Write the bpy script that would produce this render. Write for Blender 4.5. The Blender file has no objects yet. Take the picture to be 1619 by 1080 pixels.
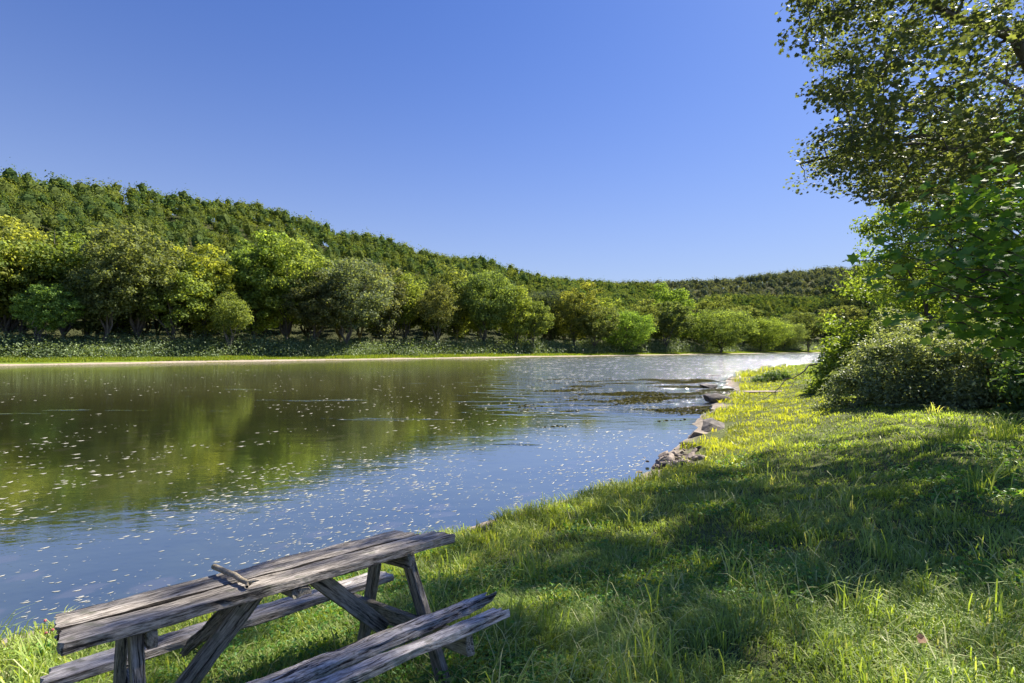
import bpy, bmesh, math, random
import numpy as np
from mathutils import Vector, Matrix
rad = math.radians
C = bpy.context.scene.collection
F, CX, HY, CZ = 810.0, 809.5, 551.0, 2.7          # photograph pixels: focal length, centre column, horizon row, camera height
rng = np.random.default_rng(7)
SUN_AZ, SUN_EL = 50.0, 47.0                        # degrees: right of the view direction, above the horizon

# ------------------------------------------------------------------ noise
def _h(ix, iy, s):
    n = (ix * 374761393 + iy * 668265263 + s * 974634777) & 0xFFFFFFFF
    n = ((n ^ (n >> 13)) * 1274126177) & 0xFFFFFFFF
    return ((n ^ (n >> 16)) & 0xFFFF) / 65535.0
def vnoise(x, y, s=0):
    x = np.asarray(x, float); y = np.asarray(y, float)
    ix = np.floor(x).astype(np.int64); iy = np.floor(y).astype(np.int64)
    fx = x - ix; fy = y - iy; fx = fx*fx*(3-2*fx); fy = fy*fy*(3-2*fy)
    a = _h(ix, iy, s); b = _h(ix+1, iy, s); c = _h(ix, iy+1, s); d = _h(ix+1, iy+1, s)
    return (a*(1-fx)+b*fx)*(1-fy) + (c*(1-fx)+d*fx)*fy
def fbm(x, y, s=0, o=3):
    r = 0; a = .5; t = 0
    for k in range(o):
        r = r + a*vnoise(x*2**k, y*2**k, s+k*17); t += a; a *= .5
    return r/t
def sstep(a, b, x):
    t = np.clip((x-a)/(b-a), 0, 1); return t*t*(3-2*t)

# ------------------------------------------------------------------ terrain
SHORE = np.array([(-60,-34),(-30,-14),(-14,-1.5),(-8,2.4),(-4.8,4.7),(-2.6,6.2),(-.84,7.5),(.65,8.8),(2.35,10.2),(3.1,11.2),(4.1,13.2),(5.4,15.6),
                  (6.6,18.2),(8.2,21.5),(10.6,27),(14.5,34),(19.3,44.6),(30,62),(53,91),(80,122),(110,150),(300,330),(900,880)], float)
def shore_d(x, y):
    """signed distance to the near waterline, positive on the near bank"""
    best = np.full(x.shape, 1e9); sg = np.ones(x.shape)
    for a, b in zip(SHORE[:-1], SHORE[1:]):
        ex, ey = b-a; L2 = ex*ex+ey*ey
        t = np.clip(((x-a[0])*ex+(y-a[1])*ey)/L2, 0, 1)
        dx = x-a[0]-t*ex; dy = y-a[1]-t*ey
        d = dx*dx+dy*dy
        s = np.where(ex*dy-ey*dx <= 0, 1.0, -1.0)
        m = d < best; best = np.where(m, d, best); sg = np.where(m, s, sg)
    d = np.sqrt(best)*sg
    w = np.clip(np.hypot(x, y)/30, .25, 1.5)
    return d + (fbm(x*.9, y*.9, 3)-.5)*.9*w + (fbm(x*.22, y*.22, 5)-.5)*1.2*w*w
FD = np.array((.745, .667)); FN = np.array((-.667, .745)); F0 = np.array((-81., 81.))
def far_se(x, y):
    """coordinates along and beyond the far waterline"""
    s = (x-F0[0])*FD[0]+(y-F0[1])*FD[1]
    e = (x-F0[0])*FN[0]+(y-F0[1])*FN[1]
    e = e + (fbm(s*.02, s*0+3.3, 9)-.5)*7 + (fbm(s*.12, s*0+1.3, 19)-.5)*3.2 + (fbm(s*.5, s*0+2.3, 29)-.5)*1.2
    return s, e
def seg(x, y, a, b):
    a = np.array(a, float); b = np.array(b, float); ex, ey = b-a
    t = np.clip(((x-a[0])*ex+(y-a[1])*ey)/(ex*ex+ey*ey), 0, 1)
    return np.hypot(x-a[0]-t*ex, y-a[1]-t*ey), t
def height(x, y, full=False):
    x = np.asarray(x, float); y = np.asarray(y, float)
    d = shore_d(x, y); s, e = far_se(x, y)
    near = np.interp(d, [-40,-14,-5,-1.5,-.3,0,.35,1.2,3.6,4.7,6.7,12,20,60,300], [-1.3,-1.0,-.5,-.2,-.05,0,.12,.3,.74,1.0,1.16,1.42,1.8,3,6])
    low = sstep(18, 34, np.hypot(x, y))            # the bank is lower further up the river
    near = np.where(d > 0, near*(1-.45*low*sstep(14, 2, d)), near)
    near = near + np.where(d > .5, (fbm(x*.7, y*.7, 21)-.5)*.16 + (fbm(x*3, y*3, 22)-.5)*.035, (fbm(x*2, y*2, 23)-.5)*.04)
    far = np.interp(e, [-30,-8,-1,0,4,8,13,18,24,30,70,120,239,262,330,480,900], [-1.2,-.5,-.1,0,.3,.6,.95,2.6,3.3,3.4,4.6,22,76,77,60,35,30])
    fade = 1-sstep(520, 730, s)
    hill = (far-4)*np.where(far > 4, fade*np.interp(s, [150,250,360,512,600], [1,.88,.80,.88,.92]), 1)+4
    hill = hill + sstep(60, 150, e)*fade*((fbm(x*.012, y*.012, 31)-.5)*16 + (fbm(x*.04, y*.04, 33)-.5)*5)
    dB, tB = seg(x, y, (230, 545), (900, 720)); hB = 40*np.exp(-(dB/95)**2)*(.85+.5*fbm(x*.008, y*.008, 41))
    dC, tC = seg(x, y, (100, 930), (1600, 1010)); hC = (100+34*sstep(.06, .34, tC)+14*(fbm(x*.005, y*.005, 43)-.5)*2)*np.exp(-(dC/230)**2)
    farh = np.where(e > 20, np.maximum(np.maximum(hill, 3+hB), 3+hC), far)
    bend = sstep(560, 640, s)*sstep(-70, -50, e)   # the river turns out of sight, land closes the view
    mid = np.where(d > e, near, farh)
    mid = np.where((d <= 0) & (e > -60), np.where(e > d, farh, near), mid)
    z = mid*(1-bend) + np.maximum(np.maximum(2.5, 3+hB), np.maximum(farh, 3+hC))*bend
    if full: return z, d, s, e, bend
    return z
def hz(x, y): return float(height(np.array([x]), np.array([y]))[0])

# ------------------------------------------------------------------ mesh helpers
def mesh_np(name, V, faces, mat=None, attrs=None, smooth=False, parent=None, vattrs=None):
    me = bpy.data.meshes.new(name)
    V = np.ascontiguousarray(V, np.float32)
    faces = [np.ascontiguousarray(f, np.int32) for f in faces if len(f)]
    loops = np.concatenate([f.ravel() for f in faces])
    tot = np.concatenate([np.full(len(f), f.shape[1], np.int32) for f in faces])
    start = np.concatenate([[0], np.cumsum(tot)[:-1]]).astype(np.int32)
    me.vertices.add(len(V)); me.vertices.foreach_set('co', V.ravel())
    me.loops.add(len(loops)); me.loops.foreach_set('vertex_index', loops)
    me.polygons.add(len(tot)); me.polygons.foreach_set('loop_start', start)
    me.polygons.foreach_set('use_smooth', np.full(len(tot), smooth, bool))
    me.update(calc_edges=True)
    for k, a in (attrs or {}).items():
        at = me.attributes.new(k, 'FLOAT', 'FACE'); at.data.foreach_set('value', np.ascontiguousarray(a, np.float32))
    for k, a in (vattrs or {}).items():
        at = me.attributes.new(k, 'FLOAT', 'POINT'); at.data.foreach_set('value', np.ascontiguousarray(a, np.float32))
    if mat: me.materials.append(mat)
    o = bpy.data.objects.new(name, me); C.objects.link(o)
    if parent: o.parent = parent
    return o
def tag(o, label=None, cat=None, group=None, kind=None):
    if label: o['label'] = label
    if cat: o['category'] = cat
    if group: o['group'] = group
    if kind: o['kind'] = kind
    return o
def empty(name, loc=(0,0,0), rz=0):
    o = bpy.data.objects.new(name, None); C.objects.link(o); o.location = loc; o.rotation_euler = (0,0,rz); o.empty_display_size = .3
    return o
def frames(nrm, g):
    """rotation matrices whose z column is nrm, with a random spin"""
    n = nrm/np.linalg.norm(nrm, axis=1, keepdims=True)
    r = g.normal(size=n.shape); t = r - n*np.sum(r*n, 1, keepdims=True); t /= np.linalg.norm(t, axis=1, keepdims=True)
    b = np.cross(n, t)
    return np.stack([t, b, n], axis=2)
def scatter(T, TF, pos, R, sc):
    """copies of template T (k,3) with faces TF (m,f) at pos, rotated by R, scaled by sc"""
    N = len(pos); k = len(T)
    S = sc.reshape(N, 1, -1)*T[None]
    V = np.einsum('nij,nkj->nki', R, S) + pos[:, None, :]
    Fc = (TF[None] + (np.arange(N)*k)[:, None, None]).reshape(-1, TF.shape[1])
    return V.reshape(-1, 3), Fc
def quad_leaf(): return np.array([(-.5,0,0),(0,-.36,.06),(.5,0,-.04),(.02,.38,.05)]), np.array([[0,1,2,3]])
def lobed_leaf():
    pts = [(0,-.5),(.16,-.3),(.5,-.3),(.34,-.02),(.46,.22),(.18,.2),(0,.52),(-.18,.2),(-.46,.22),(-.34,-.02),(-.5,-.3),(-.16,-.3)]
    T = [(x, y, .10*abs(x)+.1*y*y*(-1)) for x, y in pts] + [(0,-.02,0)]
    return np.array(T), np.array([[12,i,(i+1)%12] for i in range(12)])
def oval_leaf():
    T = np.array([(-.5,0,0),(-.2,-.22,.07),(.25,-.2,.06),(.55,0,-.08),(.25,.2,.06),(-.2,.22,.07)])
    return T, np.array([[0,1,2,3],[0,3,4,5]])
def tube(path, radii, sides=6):
    path = np.array(path, float); n = len(path); V = []
    tan = np.gradient(path, axis=0); tan /= np.linalg.norm(tan, axis=1, keepdims=True)+1e-9
    for i in range(n):
        t = tan[i]; a = np.cross(t, (0,0,1) if abs(t[2]) < .9 else (1,0,0)); a /= np.linalg.norm(a); b = np.cross(t, a)
        for k in range(sides):
            q = 2*math.pi*k/sides
            V.append(path[i] + radii[i]*(a*math.cos(q)+b*math.sin(q)))
    Q = [[i*sides+k, i*sides+(k+1)%sides, (i+1)*sides+(k+1)%sides, (i+1)*sides+k] for i in range(n-1) for k in range(sides)]
    return np.array(V), np.array(Q)
def curve(a, b, n=6, sag=0, wob=0, g=rng):
    a = np.array(a, float); b = np.array(b, float); L = np.linalg.norm(b-a)
    t = np.linspace(0, 1, n)[:, None]
    p = a + (b-a)*t; p[:, 2] += sag*4*(t*(1-t))[:, 0]*L
    if wob: p[1:-1] += g.normal(size=(n-2, 3))*wob*L
    return p
class MB:
    def __init__(s): s.V = []; s.Q = []; s.n = 0; s.A = []
    def add(s, V, Q, a=None):
        s.V.append(np.asarray(V, float)); s.Q.append(np.asarray(Q)+s.n); s.n += len(V)
        if a is not None: s.A.append(np.broadcast_to(a, (len(Q),)).astype(float))
    def build(s, name, mat, parent=None, smooth=False, key='r'):
        by = {}
        for i, q in enumerate(s.Q): by.setdefault(q.shape[1], []).append(i)
        fs = []; at = []
        for k, ids in by.items():
            fs.append(np.concatenate([s.Q[i] for i in ids]))
            if s.A: at.append(np.concatenate([s.A[i] for i in ids]))
        return mesh_np(name, np.concatenate(s.V), fs, mat, {key: np.concatenate(at)} if s.A else None, smooth, parent)

# ------------------------------------------------------------------ materials
def mat_new(name):
    m = bpy.data.materials.new(name); m.use_nodes = True; nt = m.node_tree; nt.nodes.clear()
    out = nt.nodes.new('ShaderNodeOutputMaterial'); return m, nt, out
def N(nt, t, **k):
    n = nt.nodes.new(t)
    for a, v in k.items(): setattr(n, a, v)
    return n
def ramp(nt, stops, fac=None):
    r = nt.nodes.new('ShaderNodeValToRGB'); e = r.color_ramp.elements
    while len(e) < len(stops): e.new(.5)
    for q, (p, c) in zip(e, stops): q.position = p; q.color = (*c, 1)
    if fac is not None: nt.links.new(fac, r.inputs[0])
    return r
def noise(nt, scale, detail=4, vec=None, rough=.55, dist=0):
    n = nt.nodes.new('ShaderNodeTexNoise'); n.inputs['Scale'].default_value = scale; n.inputs['Detail'].default_value = detail
    n.inputs['Roughness'].default_value = rough; n.inputs['Distortion'].default_value = dist
    if vec is not None: nt.links.new(vec, n.inputs['Vector'])
    return n
def mapping(nt, vec, scale=(1,1,1), rot=(0,0,0), loc=(0,0,0)):
    m = nt.nodes.new('ShaderNodeMapping'); m.inputs['Scale'].default_value = scale; m.inputs['Rotation'].default_value = rot; m.inputs['Location'].default_value = loc
    nt.links.new(vec, m.inputs['Vector']); return m.outputs[0]
def mixc(nt, fac, a, b, mode='MIX'):
    m = nt.nodes.new('ShaderNodeMix'); m.data_type = 'RGBA'; m.blend_type = mode
    for s, v in ((m.inputs[0], fac), (m.inputs[6], a), (m.inputs[7], b)):
        if isinstance(v, (int, float)): s.default_value = v
        elif isinstance(v, tuple): s.default_value = (*v, 1)
        else: nt.links.new(v, s)
    return m.outputs[2]
def math_n(nt, op, a, b=None, c=None, clamp=False):
    m = nt.nodes.new('ShaderNodeMath'); m.operation = op; m.use_clamp = clamp
    for i, v in enumerate((a, b, c)):
        if v is None: continue
        if isinstance(v, (int, float)): m.inputs[i].default_value = v
        else: nt.links.new(v, m.inputs[i])
    return m.outputs[0]
def smooth_n(nt, v, a, b, lo=0., hi=1.):
    m = nt.nodes.new('ShaderNodeMapRange'); m.interpolation_type = 'SMOOTHSTEP'
    nt.links.new(v, m.inputs[0]); m.inputs[1].default_value = a; m.inputs[2].default_value = b; m.inputs[3].default_value = lo; m.inputs[4].default_value = hi
    return m.outputs[0]
def attr(nt, name):
    a = nt.nodes.new('ShaderNodeAttribute'); a.attribute_name = name; return a.outputs['Fac']
def leaf_mat(name, stops, trans=.45, use_obj=False, gloss=.3, key='r', tkey=None, tboost=1.5, rough=.5):
    m, nt, out = mat_new(name)
    col = ramp(nt, stops, attr(nt, key)).outputs[0]
    if tkey:
        col = mixc(nt, 1.0, col, ramp(nt, tkey, attr(nt, 't')).outputs[0], 'MULTIPLY')
    if use_obj:
        oi = nt.nodes.new('ShaderNodeObjectInfo'); col = mixc(nt, 1.0, col, oi.outputs['Color'], 'MULTIPLY')
    p = N(nt, 'ShaderNodeBsdfPrincipled'); p.inputs['Roughness'].default_value = rough; p.inputs['Specular IOR Level'].default_value = gloss
    nt.links.new(col, p.inputs['Base Color'])
    t = N(nt, 'ShaderNodeBsdfTranslucent'); nt.links.new(mixc(nt, 1.0, col, (tboost*1.05, tboost*1.0, tboost*.35), 'MULTIPLY'), t.inputs[0])
    mx = N(nt, 'ShaderNodeMixShader'); mx.inputs[0].default_value = trans
    nt.links.new(p.outputs[0], mx.inputs[1]); nt.links.new(t.outputs[0], mx.inputs[2]); nt.links.new(mx.outputs[0], out.inputs[0])
    return m
def rough_mat(name, stops, scale=4, bump=.4, stretch=(1,1,1), detail=6, bscale=None, rough=.9, coord='Object', bdist=.02, spec=.25):
    m, nt, out = mat_new(name)
    tc = N(nt, 'ShaderNodeTexCoord'); v = mapping(nt, tc.outputs[coord], stretch)
    n = noise(nt, scale, detail, v); c = ramp(nt, stops, n.outputs['Fac'])
    p = N(nt, 'ShaderNodeBsdfPrincipled'); p.inputs['Roughness'].default_value = rough; p.inputs['Specular IOR Level'].default_value = spec
    nt.links.new(c.outputs[0], p.inputs['Base Color'])
    b = N(nt, 'ShaderNodeBump'); b.inputs['Strength'].default_value = bump; b.inputs['Distance'].default_value = bdist
    n2 = noise(nt, bscale or scale*3, 8, v); nt.links.new(n2.outputs['Fac'], b.inputs['Height']); nt.links.new(b.outputs[0], p.inputs['Normal'])
    nt.links.new(p.outputs[0], out.inputs[0]); return m

BARK = rough_mat('bark', [(.3,(.05,.042,.034)),(.7,(.17,.15,.125))], 6, .8, (1,1,.25))
BARK_FAR = rough_mat('bark_far', [(.3,(.07,.06,.05)),(.7,(.2,.18,.16))], 2, .5, (1,1,.3))
ROCK = rough_mat('rock', [(.28,(.035,.032,.034)),(.5,(.10,.09,.085)),(.75,(.24,.21,.19))], 5, .8, detail=9, bscale=14)
ROCK2 = rough_mat('rock_pale', [(.25,(.09,.075,.065)),(.55,(.27,.22,.185)),(.8,(.42,.36,.31))], 9, .7, detail=9, bscale=24)
LEAF_FAR = leaf_mat('leaf_far', [(0,(.3,.38,.3)),(.5,(1,1,1)),(1,(2.1,1.95,1.5))], .42, True, .05, rough=.8)
LEAF_HILL = leaf_mat('leaf_hill', [(0,(0.05,0.078,0.03)),(.5,(0.125,0.17,0.055)),(1,(0.25,0.30,0.09))], .35, False, .0, rough=.9,
                     tkey=[(0,(.62,.8,.8)),(.5,(1,1,1)),(1,(1.35,1.2,.9))])
LEAF_VALLEY = leaf_mat('leaf_valley', [(0,(.03,.045,.026)),(.5,(.06,.085,.04)),(1,(.13,.16,.06))], .3, False, .0, rough=.9, tkey=[(0,(.6,.75,.8)),(.5,(1,1,1)),(1,(1.5,1.35,.9))])
LEAF_RIDGE_HAZED = leaf_mat('leaf_ridge_hazed', [(0,(.085,.105,.08)),(.5,(.14,.165,.105)),(1,(.25,.27,.16))], .3, False, .0, rough=.9, tkey=[(0,(.6,.7,.8)),(.5,(1,1,1)),(1,(1.3,1.2,.95))])  # greyed and lightened: distance haze is put into these leaf colours
LEAF_TREE = leaf_mat('leaf_big_tree', [(0,(0.07,0.09,0.05)),(.6,(0.125,0.155,0.07)),(1,(0.24,0.28,0.10))], .5, False, .25, tboost=1.5)
LEAF_MAPLE = leaf_mat('leaf_maple', [(0,(0.078,0.168,0.045)),(.55,(0.168,0.302,0.056)),(1,(0.381,0.515,0.090))], .45, False, .2, tboost=1.6, rough=.5)
LEAF_VINE = leaf_mat('leaf_vine', [(0,(0.121,0.162,0.095)),(.55,(0.243,0.297,0.162)),(1,(0.513,0.567,0.351))], .35, False, .3, rough=.5)
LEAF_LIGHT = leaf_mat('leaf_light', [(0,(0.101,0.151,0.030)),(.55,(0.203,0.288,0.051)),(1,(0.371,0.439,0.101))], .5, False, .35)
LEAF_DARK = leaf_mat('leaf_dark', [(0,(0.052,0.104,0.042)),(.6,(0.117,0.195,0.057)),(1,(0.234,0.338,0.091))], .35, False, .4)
GRASS = leaf_mat('grass_blades', [(0,(0.14,0.19,0.055)),(.35,(0.26,0.35,0.08)),(.7,(0.38,0.48,0.11)),(.9,(0.54,0.57,0.20)),(1,(0.600,0.580,0.290))], .45, False, .35, tboost=1.35,
                 tkey=[(0,(.8,.95,.9)),(.5,(1.0,1.0,1)),(.75,(1.25,1.12,.7)),(1,(1.45,1.2,.65))])
CLOVER = leaf_mat('clover_leaves', [(0,(0.064,0.170,0.034)),(.5,(0.116,0.276,0.043)),(1,(0.297,0.468,0.085))], .4, False, .4)
THICKET = leaf_mat('thicket', [(0,(0.081,0.121,0.059)),(.5,(0.149,0.211,0.092)),(1,(0.351,0.432,0.189))], .3, False, .3)
FARGRASS = leaf_mat('far_grass', [(0,(.10,.15,.02)),(.6,(.2,.27,.03)),(1,(.36,.36,.07))], .4, False, .2)
WEED = rough_mat('river_weed', [(.3,(.035,.035,.012)),(.7,(.12,.11,.03))], 3, .3, rough=1, spec=0)

def ground_mat():
    m, nt, out = mat_new('ground_near')
    geo = N(nt, 'ShaderNodeNewGeometry'); d = attr(nt, 'd')
    pos = geo.outputs['Position']
    n1 = noise(nt, 2.2, 8, pos); n2 = noise(nt, 22, 6, pos); n3 = noise(nt, .5, 4, pos)
    soil = ramp(nt, [(.3,(.05,.045,.025)),(.6,(.11,.10,.05)),(.8,(.22,.18,.12))], n2.outputs['Fac']).outputs[0]
    green = ramp(nt, [(.3,(.05,.075,.02)),(.7,(.11,.15,.035))], n1.outputs['Fac']).outputs[0]
    c = mixc(nt, .55, soil, green)
    vor = N(nt, 'ShaderNodeTexVoronoi'); vor.inputs['Scale'].default_value = 14; nt.links.new(pos, vor.inputs['Vector'])
    grav = mixc(nt, .6, ramp(nt, [(0,(.12,.095,.075)),(.5,(.27,.225,.19)),(1,(.42,.37,.32))], vor.outputs['Color']).outputs[0], ramp(nt, [(.3,(.12,.1,.08)),(.7,(.36,.31,.26))], n1.outputs['Fac']).outputs[0])
    dd = math_n(nt, 'ADD', d, math_n(nt, 'MULTIPLY', math_n(nt, 'SUBTRACT', n3.outputs['Fac'], .5), 1.6))
    f = smooth_n(nt, dd, .15, .8)
    col = mixc(nt, f, grav, c)
    p = N(nt, 'ShaderNodeBsdfPrincipled'); nt.links.new(col, p.inputs['Base Color']); p.inputs['Roughness'].default_value = .95; p.inputs['Specular IOR Level'].default_value = .1
    b = N(nt, 'ShaderNodeBump'); b.inputs['Strength'].default_value = .7; b.inputs['Distance'].default_value = .03
    nt.links.new(n2.outputs['Fac'], b.inputs['Height']); nt.links.new(b.outputs[0], p.inputs['Normal'])
    nt.links.new(p.outputs[0], out.inputs[0]); return m
def bed_mat():
    m, nt, out = mat_new('river_bed')
    geo = N(nt, 'ShaderNodeNewGeometry'); pos = geo.outputs['Position']
    n1 = noise(nt, .35, 6, pos); n2 = noise(nt, 5, 6, pos)
    c = ramp(nt, [(.3,(.14,.12,.035)),(.5,(.28,.22,.055)),(.7,(.45,.33,.10))], n1.outputs['Fac']).outputs[0]
    vor = N(nt, 'ShaderNodeTexVoronoi'); vor.inputs['Scale'].default_value = 1.1; nt.links.new(mapping(nt, n2.outputs['Color'], (.4,.4,.4)), vor.inputs['Vector'])
    vv = N(nt, 'ShaderNodeTexVoronoi'); vv.inputs['Scale'].default_value = 1.0; vv.inputs['Randomness'].default_value = 1; nt.links.new(pos, vv.inputs['Vector'])
    st = smooth_n(nt, math_n(nt, 'ADD', vv.outputs['Distance'], math_n(nt, 'MULTIPLY', n2.outputs['Fac'], .25)), .42, .3)
    c2 = mixc(nt, math_n(nt, 'MULTIPLY', st, .85), c, (.62,.36,.27))
    c3 = mixc(nt, math_n(nt, 'MULTIPLY', n2.outputs['Fac'], .5), c2, (.10,.10,.05))
    p = N(nt, 'ShaderNodeBsdfPrincipled'); nt.links.new(c3, p.inputs['Base Color']); p.inputs['Roughness'].default_value = .8
    nt.links.new(p.outputs[0], out.inputs[0]); return m
def far_mat():
    m, nt, out = mat_new('ground_far')
    geo = N(nt, 'ShaderNodeNewGeometry'); pos = geo.outputs['Position']; e = attr(nt, 'e')
    n1 = noise(nt, .25, 6, pos); n2 = noise(nt, 2.5, 5, pos)
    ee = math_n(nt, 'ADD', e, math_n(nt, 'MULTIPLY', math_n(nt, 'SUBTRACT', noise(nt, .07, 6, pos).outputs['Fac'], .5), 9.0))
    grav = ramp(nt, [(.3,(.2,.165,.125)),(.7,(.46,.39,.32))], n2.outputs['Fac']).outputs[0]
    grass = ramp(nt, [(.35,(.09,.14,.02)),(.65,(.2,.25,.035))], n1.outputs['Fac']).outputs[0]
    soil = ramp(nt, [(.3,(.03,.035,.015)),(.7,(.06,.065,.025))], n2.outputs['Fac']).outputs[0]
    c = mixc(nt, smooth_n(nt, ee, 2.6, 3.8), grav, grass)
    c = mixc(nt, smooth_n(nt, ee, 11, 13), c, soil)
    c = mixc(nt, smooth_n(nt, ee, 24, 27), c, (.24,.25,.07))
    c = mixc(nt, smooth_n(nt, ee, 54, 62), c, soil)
    p = N(nt, 'ShaderNodeBsdfPrincipled'); nt.links.new(c, p.inputs['Base Color']); p.inputs['Roughness'].default_value = .95; p.inputs['Specular IOR Level'].default_value = .1
    nt.links.new(p.outputs[0], out.inputs[0]); return m
def water_mat():
    m, nt, out = mat_new('water')
    geo = N(nt, 'ShaderNodeNewGeometry'); pos = geo.outputs['Position']
    sep = N(nt, 'ShaderNodeSeparateXYZ'); nt.links.new(pos, sep.inputs[0])
    X, Y = sep.outputs[0], sep.outputs[1]
    flow = rad(42)
    fine = noise(nt, 5.0, 3, mapping(nt, pos, (1,1.8,1), (0,0,-flow)))
    ripple = noise(nt, 1.5, 5, mapping(nt, pos, (1,2.0,1), (0,0,-flow)), .6)
    swell = noise(nt, .35, 3, mapping(nt, pos, (1,2.6,1), (0,0,-flow)))
    streak = noise(nt, .10, 5, mapping(nt, pos, (1,5.5,1), (0,0,-rad(22)), (3,7,0)), .6, .4)
    patch = smooth_n(nt, streak.outputs['Fac'], .64, .73)
    wob = math_n(nt, 'MULTIPLY', math_n(nt, 'SUBTRACT', swell.outputs['Fac'], .5), 14)
    rapid = math_n(nt, 'MULTIPLY', smooth_n(nt, math_n(nt, 'ADD', math_n(nt, 'ADD', X, math_n(nt, 'MULTIPLY', Y, .06)), wob), 0, 14), smooth_n(nt, math_n(nt, 'ADD', Y, math_n(nt, 'MULTIPLY', wob, .2)), 19, 25))
    farw = math_n(nt, 'MULTIPLY', smooth_n(nt, Y, 40, 130), .25)
    amt = math_n(nt, 'MAXIMUM', math_n(nt, 'MAXIMUM', rapid, math_n(nt, 'MULTIPLY', patch, .5)), farw)
    h = math_n(nt, 'ADD', math_n(nt, 'MULTIPLY', ripple.outputs['Fac'], .05), math_n(nt, 'MULTIPLY', fine.outputs['Fac'], .012))
    h = math_n(nt, 'MULTIPLY', h, math_n(nt, 'ADD', math_n(nt, 'MULTIPLY', amt, 2.6), .075))
    chop = noise(nt, .55, 4, mapping(nt, pos, (1,2.2,1), (0,0,-flow)), .65)
    h = math_n(nt, 'ADD', h, math_n(nt, 'MULTIPLY', math_n(nt, 'MULTIPLY', chop.outputs['Fac'], .26), rapid))
    h = math_n(nt, 'ADD', h, math_n(nt, 'MULTIPLY', swell.outputs['Fac'], .006))
    b = N(nt, 'ShaderNodeBump'); b.inputs['Strength'].default_value = 1; b.inputs['Distance'].default_value = 1.0
    nt.links.new(h, b.inputs['Height'])
    fr = N(nt, 'ShaderNodeFresnel'); fr.inputs['IOR'].default_value = 1.333; nt.links.new(b.outputs[0], fr.inputs['Normal'])
    fac = math_n(nt, 'MULTIPLY_ADD', fr.outputs[0], 1.15, .47, clamp=True)
    g = N(nt, 'ShaderNodeBsdfGlossy'); nt.links.new(math_n(nt, 'MULTIPLY_ADD', amt, math_n(nt, 'MULTIPLY_ADD', smooth_n(nt, Y, 20, 120), .05, .05), .022), g.inputs['Roughness']); nt.links.new(b.outputs[0], g.inputs['Normal'])
    t = N(nt, 'ShaderNodeBsdfTransparent'); t.inputs[0].default_value = (.62,.78,.74,1)
    mx = N(nt, 'ShaderNodeMixShader'); df = N(nt, 'ShaderNodeBsdfDiffuse'); df.inputs[0].default_value = (.18,.185,.07,1)
    tm = N(nt, 'ShaderNodeMixShader'); nt.links.new(smooth_n(nt, Y, 10, 40, .0, .6), tm.inputs[0]); nt.links.new(t.outputs[0], tm.inputs[1]); nt.links.new(df.outputs[0], tm.inputs[2])
    fac = math_n(nt, 'MINIMUM', fac, .80)
    nt.links.new(fac, mx.inputs[0]); nt.links.new(tm.outputs[0], mx.inputs[1]); nt.links.new(g.outputs[0], mx.inputs[2])
    nt.links.new(mx.outputs[0], out.inputs[0]); return m

# ------------------------------------------------------------------ ground, river bed, far bank and hills: one polar sheet, cut by kind
def terrain():
    NA, NR = 760, 420
    rr = .45*np.exp(np.linspace(0, math.log(3200/.45), NR))
    # finer steps inside the view, coarser behind
    a = np.concatenate([np.linspace(-58, 62, 601), np.linspace(62, 302, NA-601+1)[1:-1]])
    th = np.radians(a); na = len(th)
    A, Rr = np.meshgrid(th, rr)
    x = (np.sin(A)*Rr).ravel(); y = (np.cos(A)*Rr).ravel()
    x = np.append(x, 0); y = np.append(y, 0)
    z, d, s, e, bend = height(x, y, True)
    z = np.where(np.hypot(x, y) > 2400, np.maximum(z, 4), z)
    i = np.arange(NR-1)[:, None]*na; j = np.arange(na)[None]; j2 = (j+1) % na
    Q = np.stack([i+j, i+na+j, i+na+j2, i+j2], -1).reshape(-1, 4)[:, ::-1]
    cen = len(x)-1
    Tn = np.stack([np.full(na, cen), (np.arange(na)+1) % na, np.arange(na)], -1)[:, ::-1]
    V = np.stack([x, y, z], 1)
    def kind(f):
        dz = z[f].mean(1); dd = d[f].mean(1); ee = e[f].mean(1); bb = bend[f].mean(1)
        k = np.full(len(f), 1)                       # bed
        k[(dd > -.3) & (ee < dd)] = 0                # near ground
        k[(ee > -.3) & (ee > dd)] = 2
        k[(bb > .05) & (k == 1)] = 2
        k[(ee > 62) & (k == 2)] = 3
        return k
    kq, kt = kind(Q), kind(Tn)
    GM, BM, FM = ground_mat(), bed_mat(), far_mat()
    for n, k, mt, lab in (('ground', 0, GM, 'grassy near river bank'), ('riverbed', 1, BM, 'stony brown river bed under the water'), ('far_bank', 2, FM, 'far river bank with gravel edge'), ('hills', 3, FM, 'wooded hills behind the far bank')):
        q = Q[kq == k]; t = Tn[kt == k]
        used = np.unique(np.concatenate([q.ravel(), t.ravel()])); mp = np.zeros(len(V), int); mp[used] = np.arange(len(used))
        fs = [mp[q]] + ([mp[t]] if len(t) else [])
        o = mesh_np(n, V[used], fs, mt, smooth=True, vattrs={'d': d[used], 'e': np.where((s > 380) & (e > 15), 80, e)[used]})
        tag(o, lab, n.replace('_', ' '), kind='structure')
terrain()
W = mesh_np('water', np.array([(-1800,-400,0),(1500,-400,0),(1500,1500,0),(-1800,1500,0)]), [np.array([[0,1,2,3]])], water_mat())
tag(W, 'calm shallow river with rippled riffles upstream', 'river', kind='structure')

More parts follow.
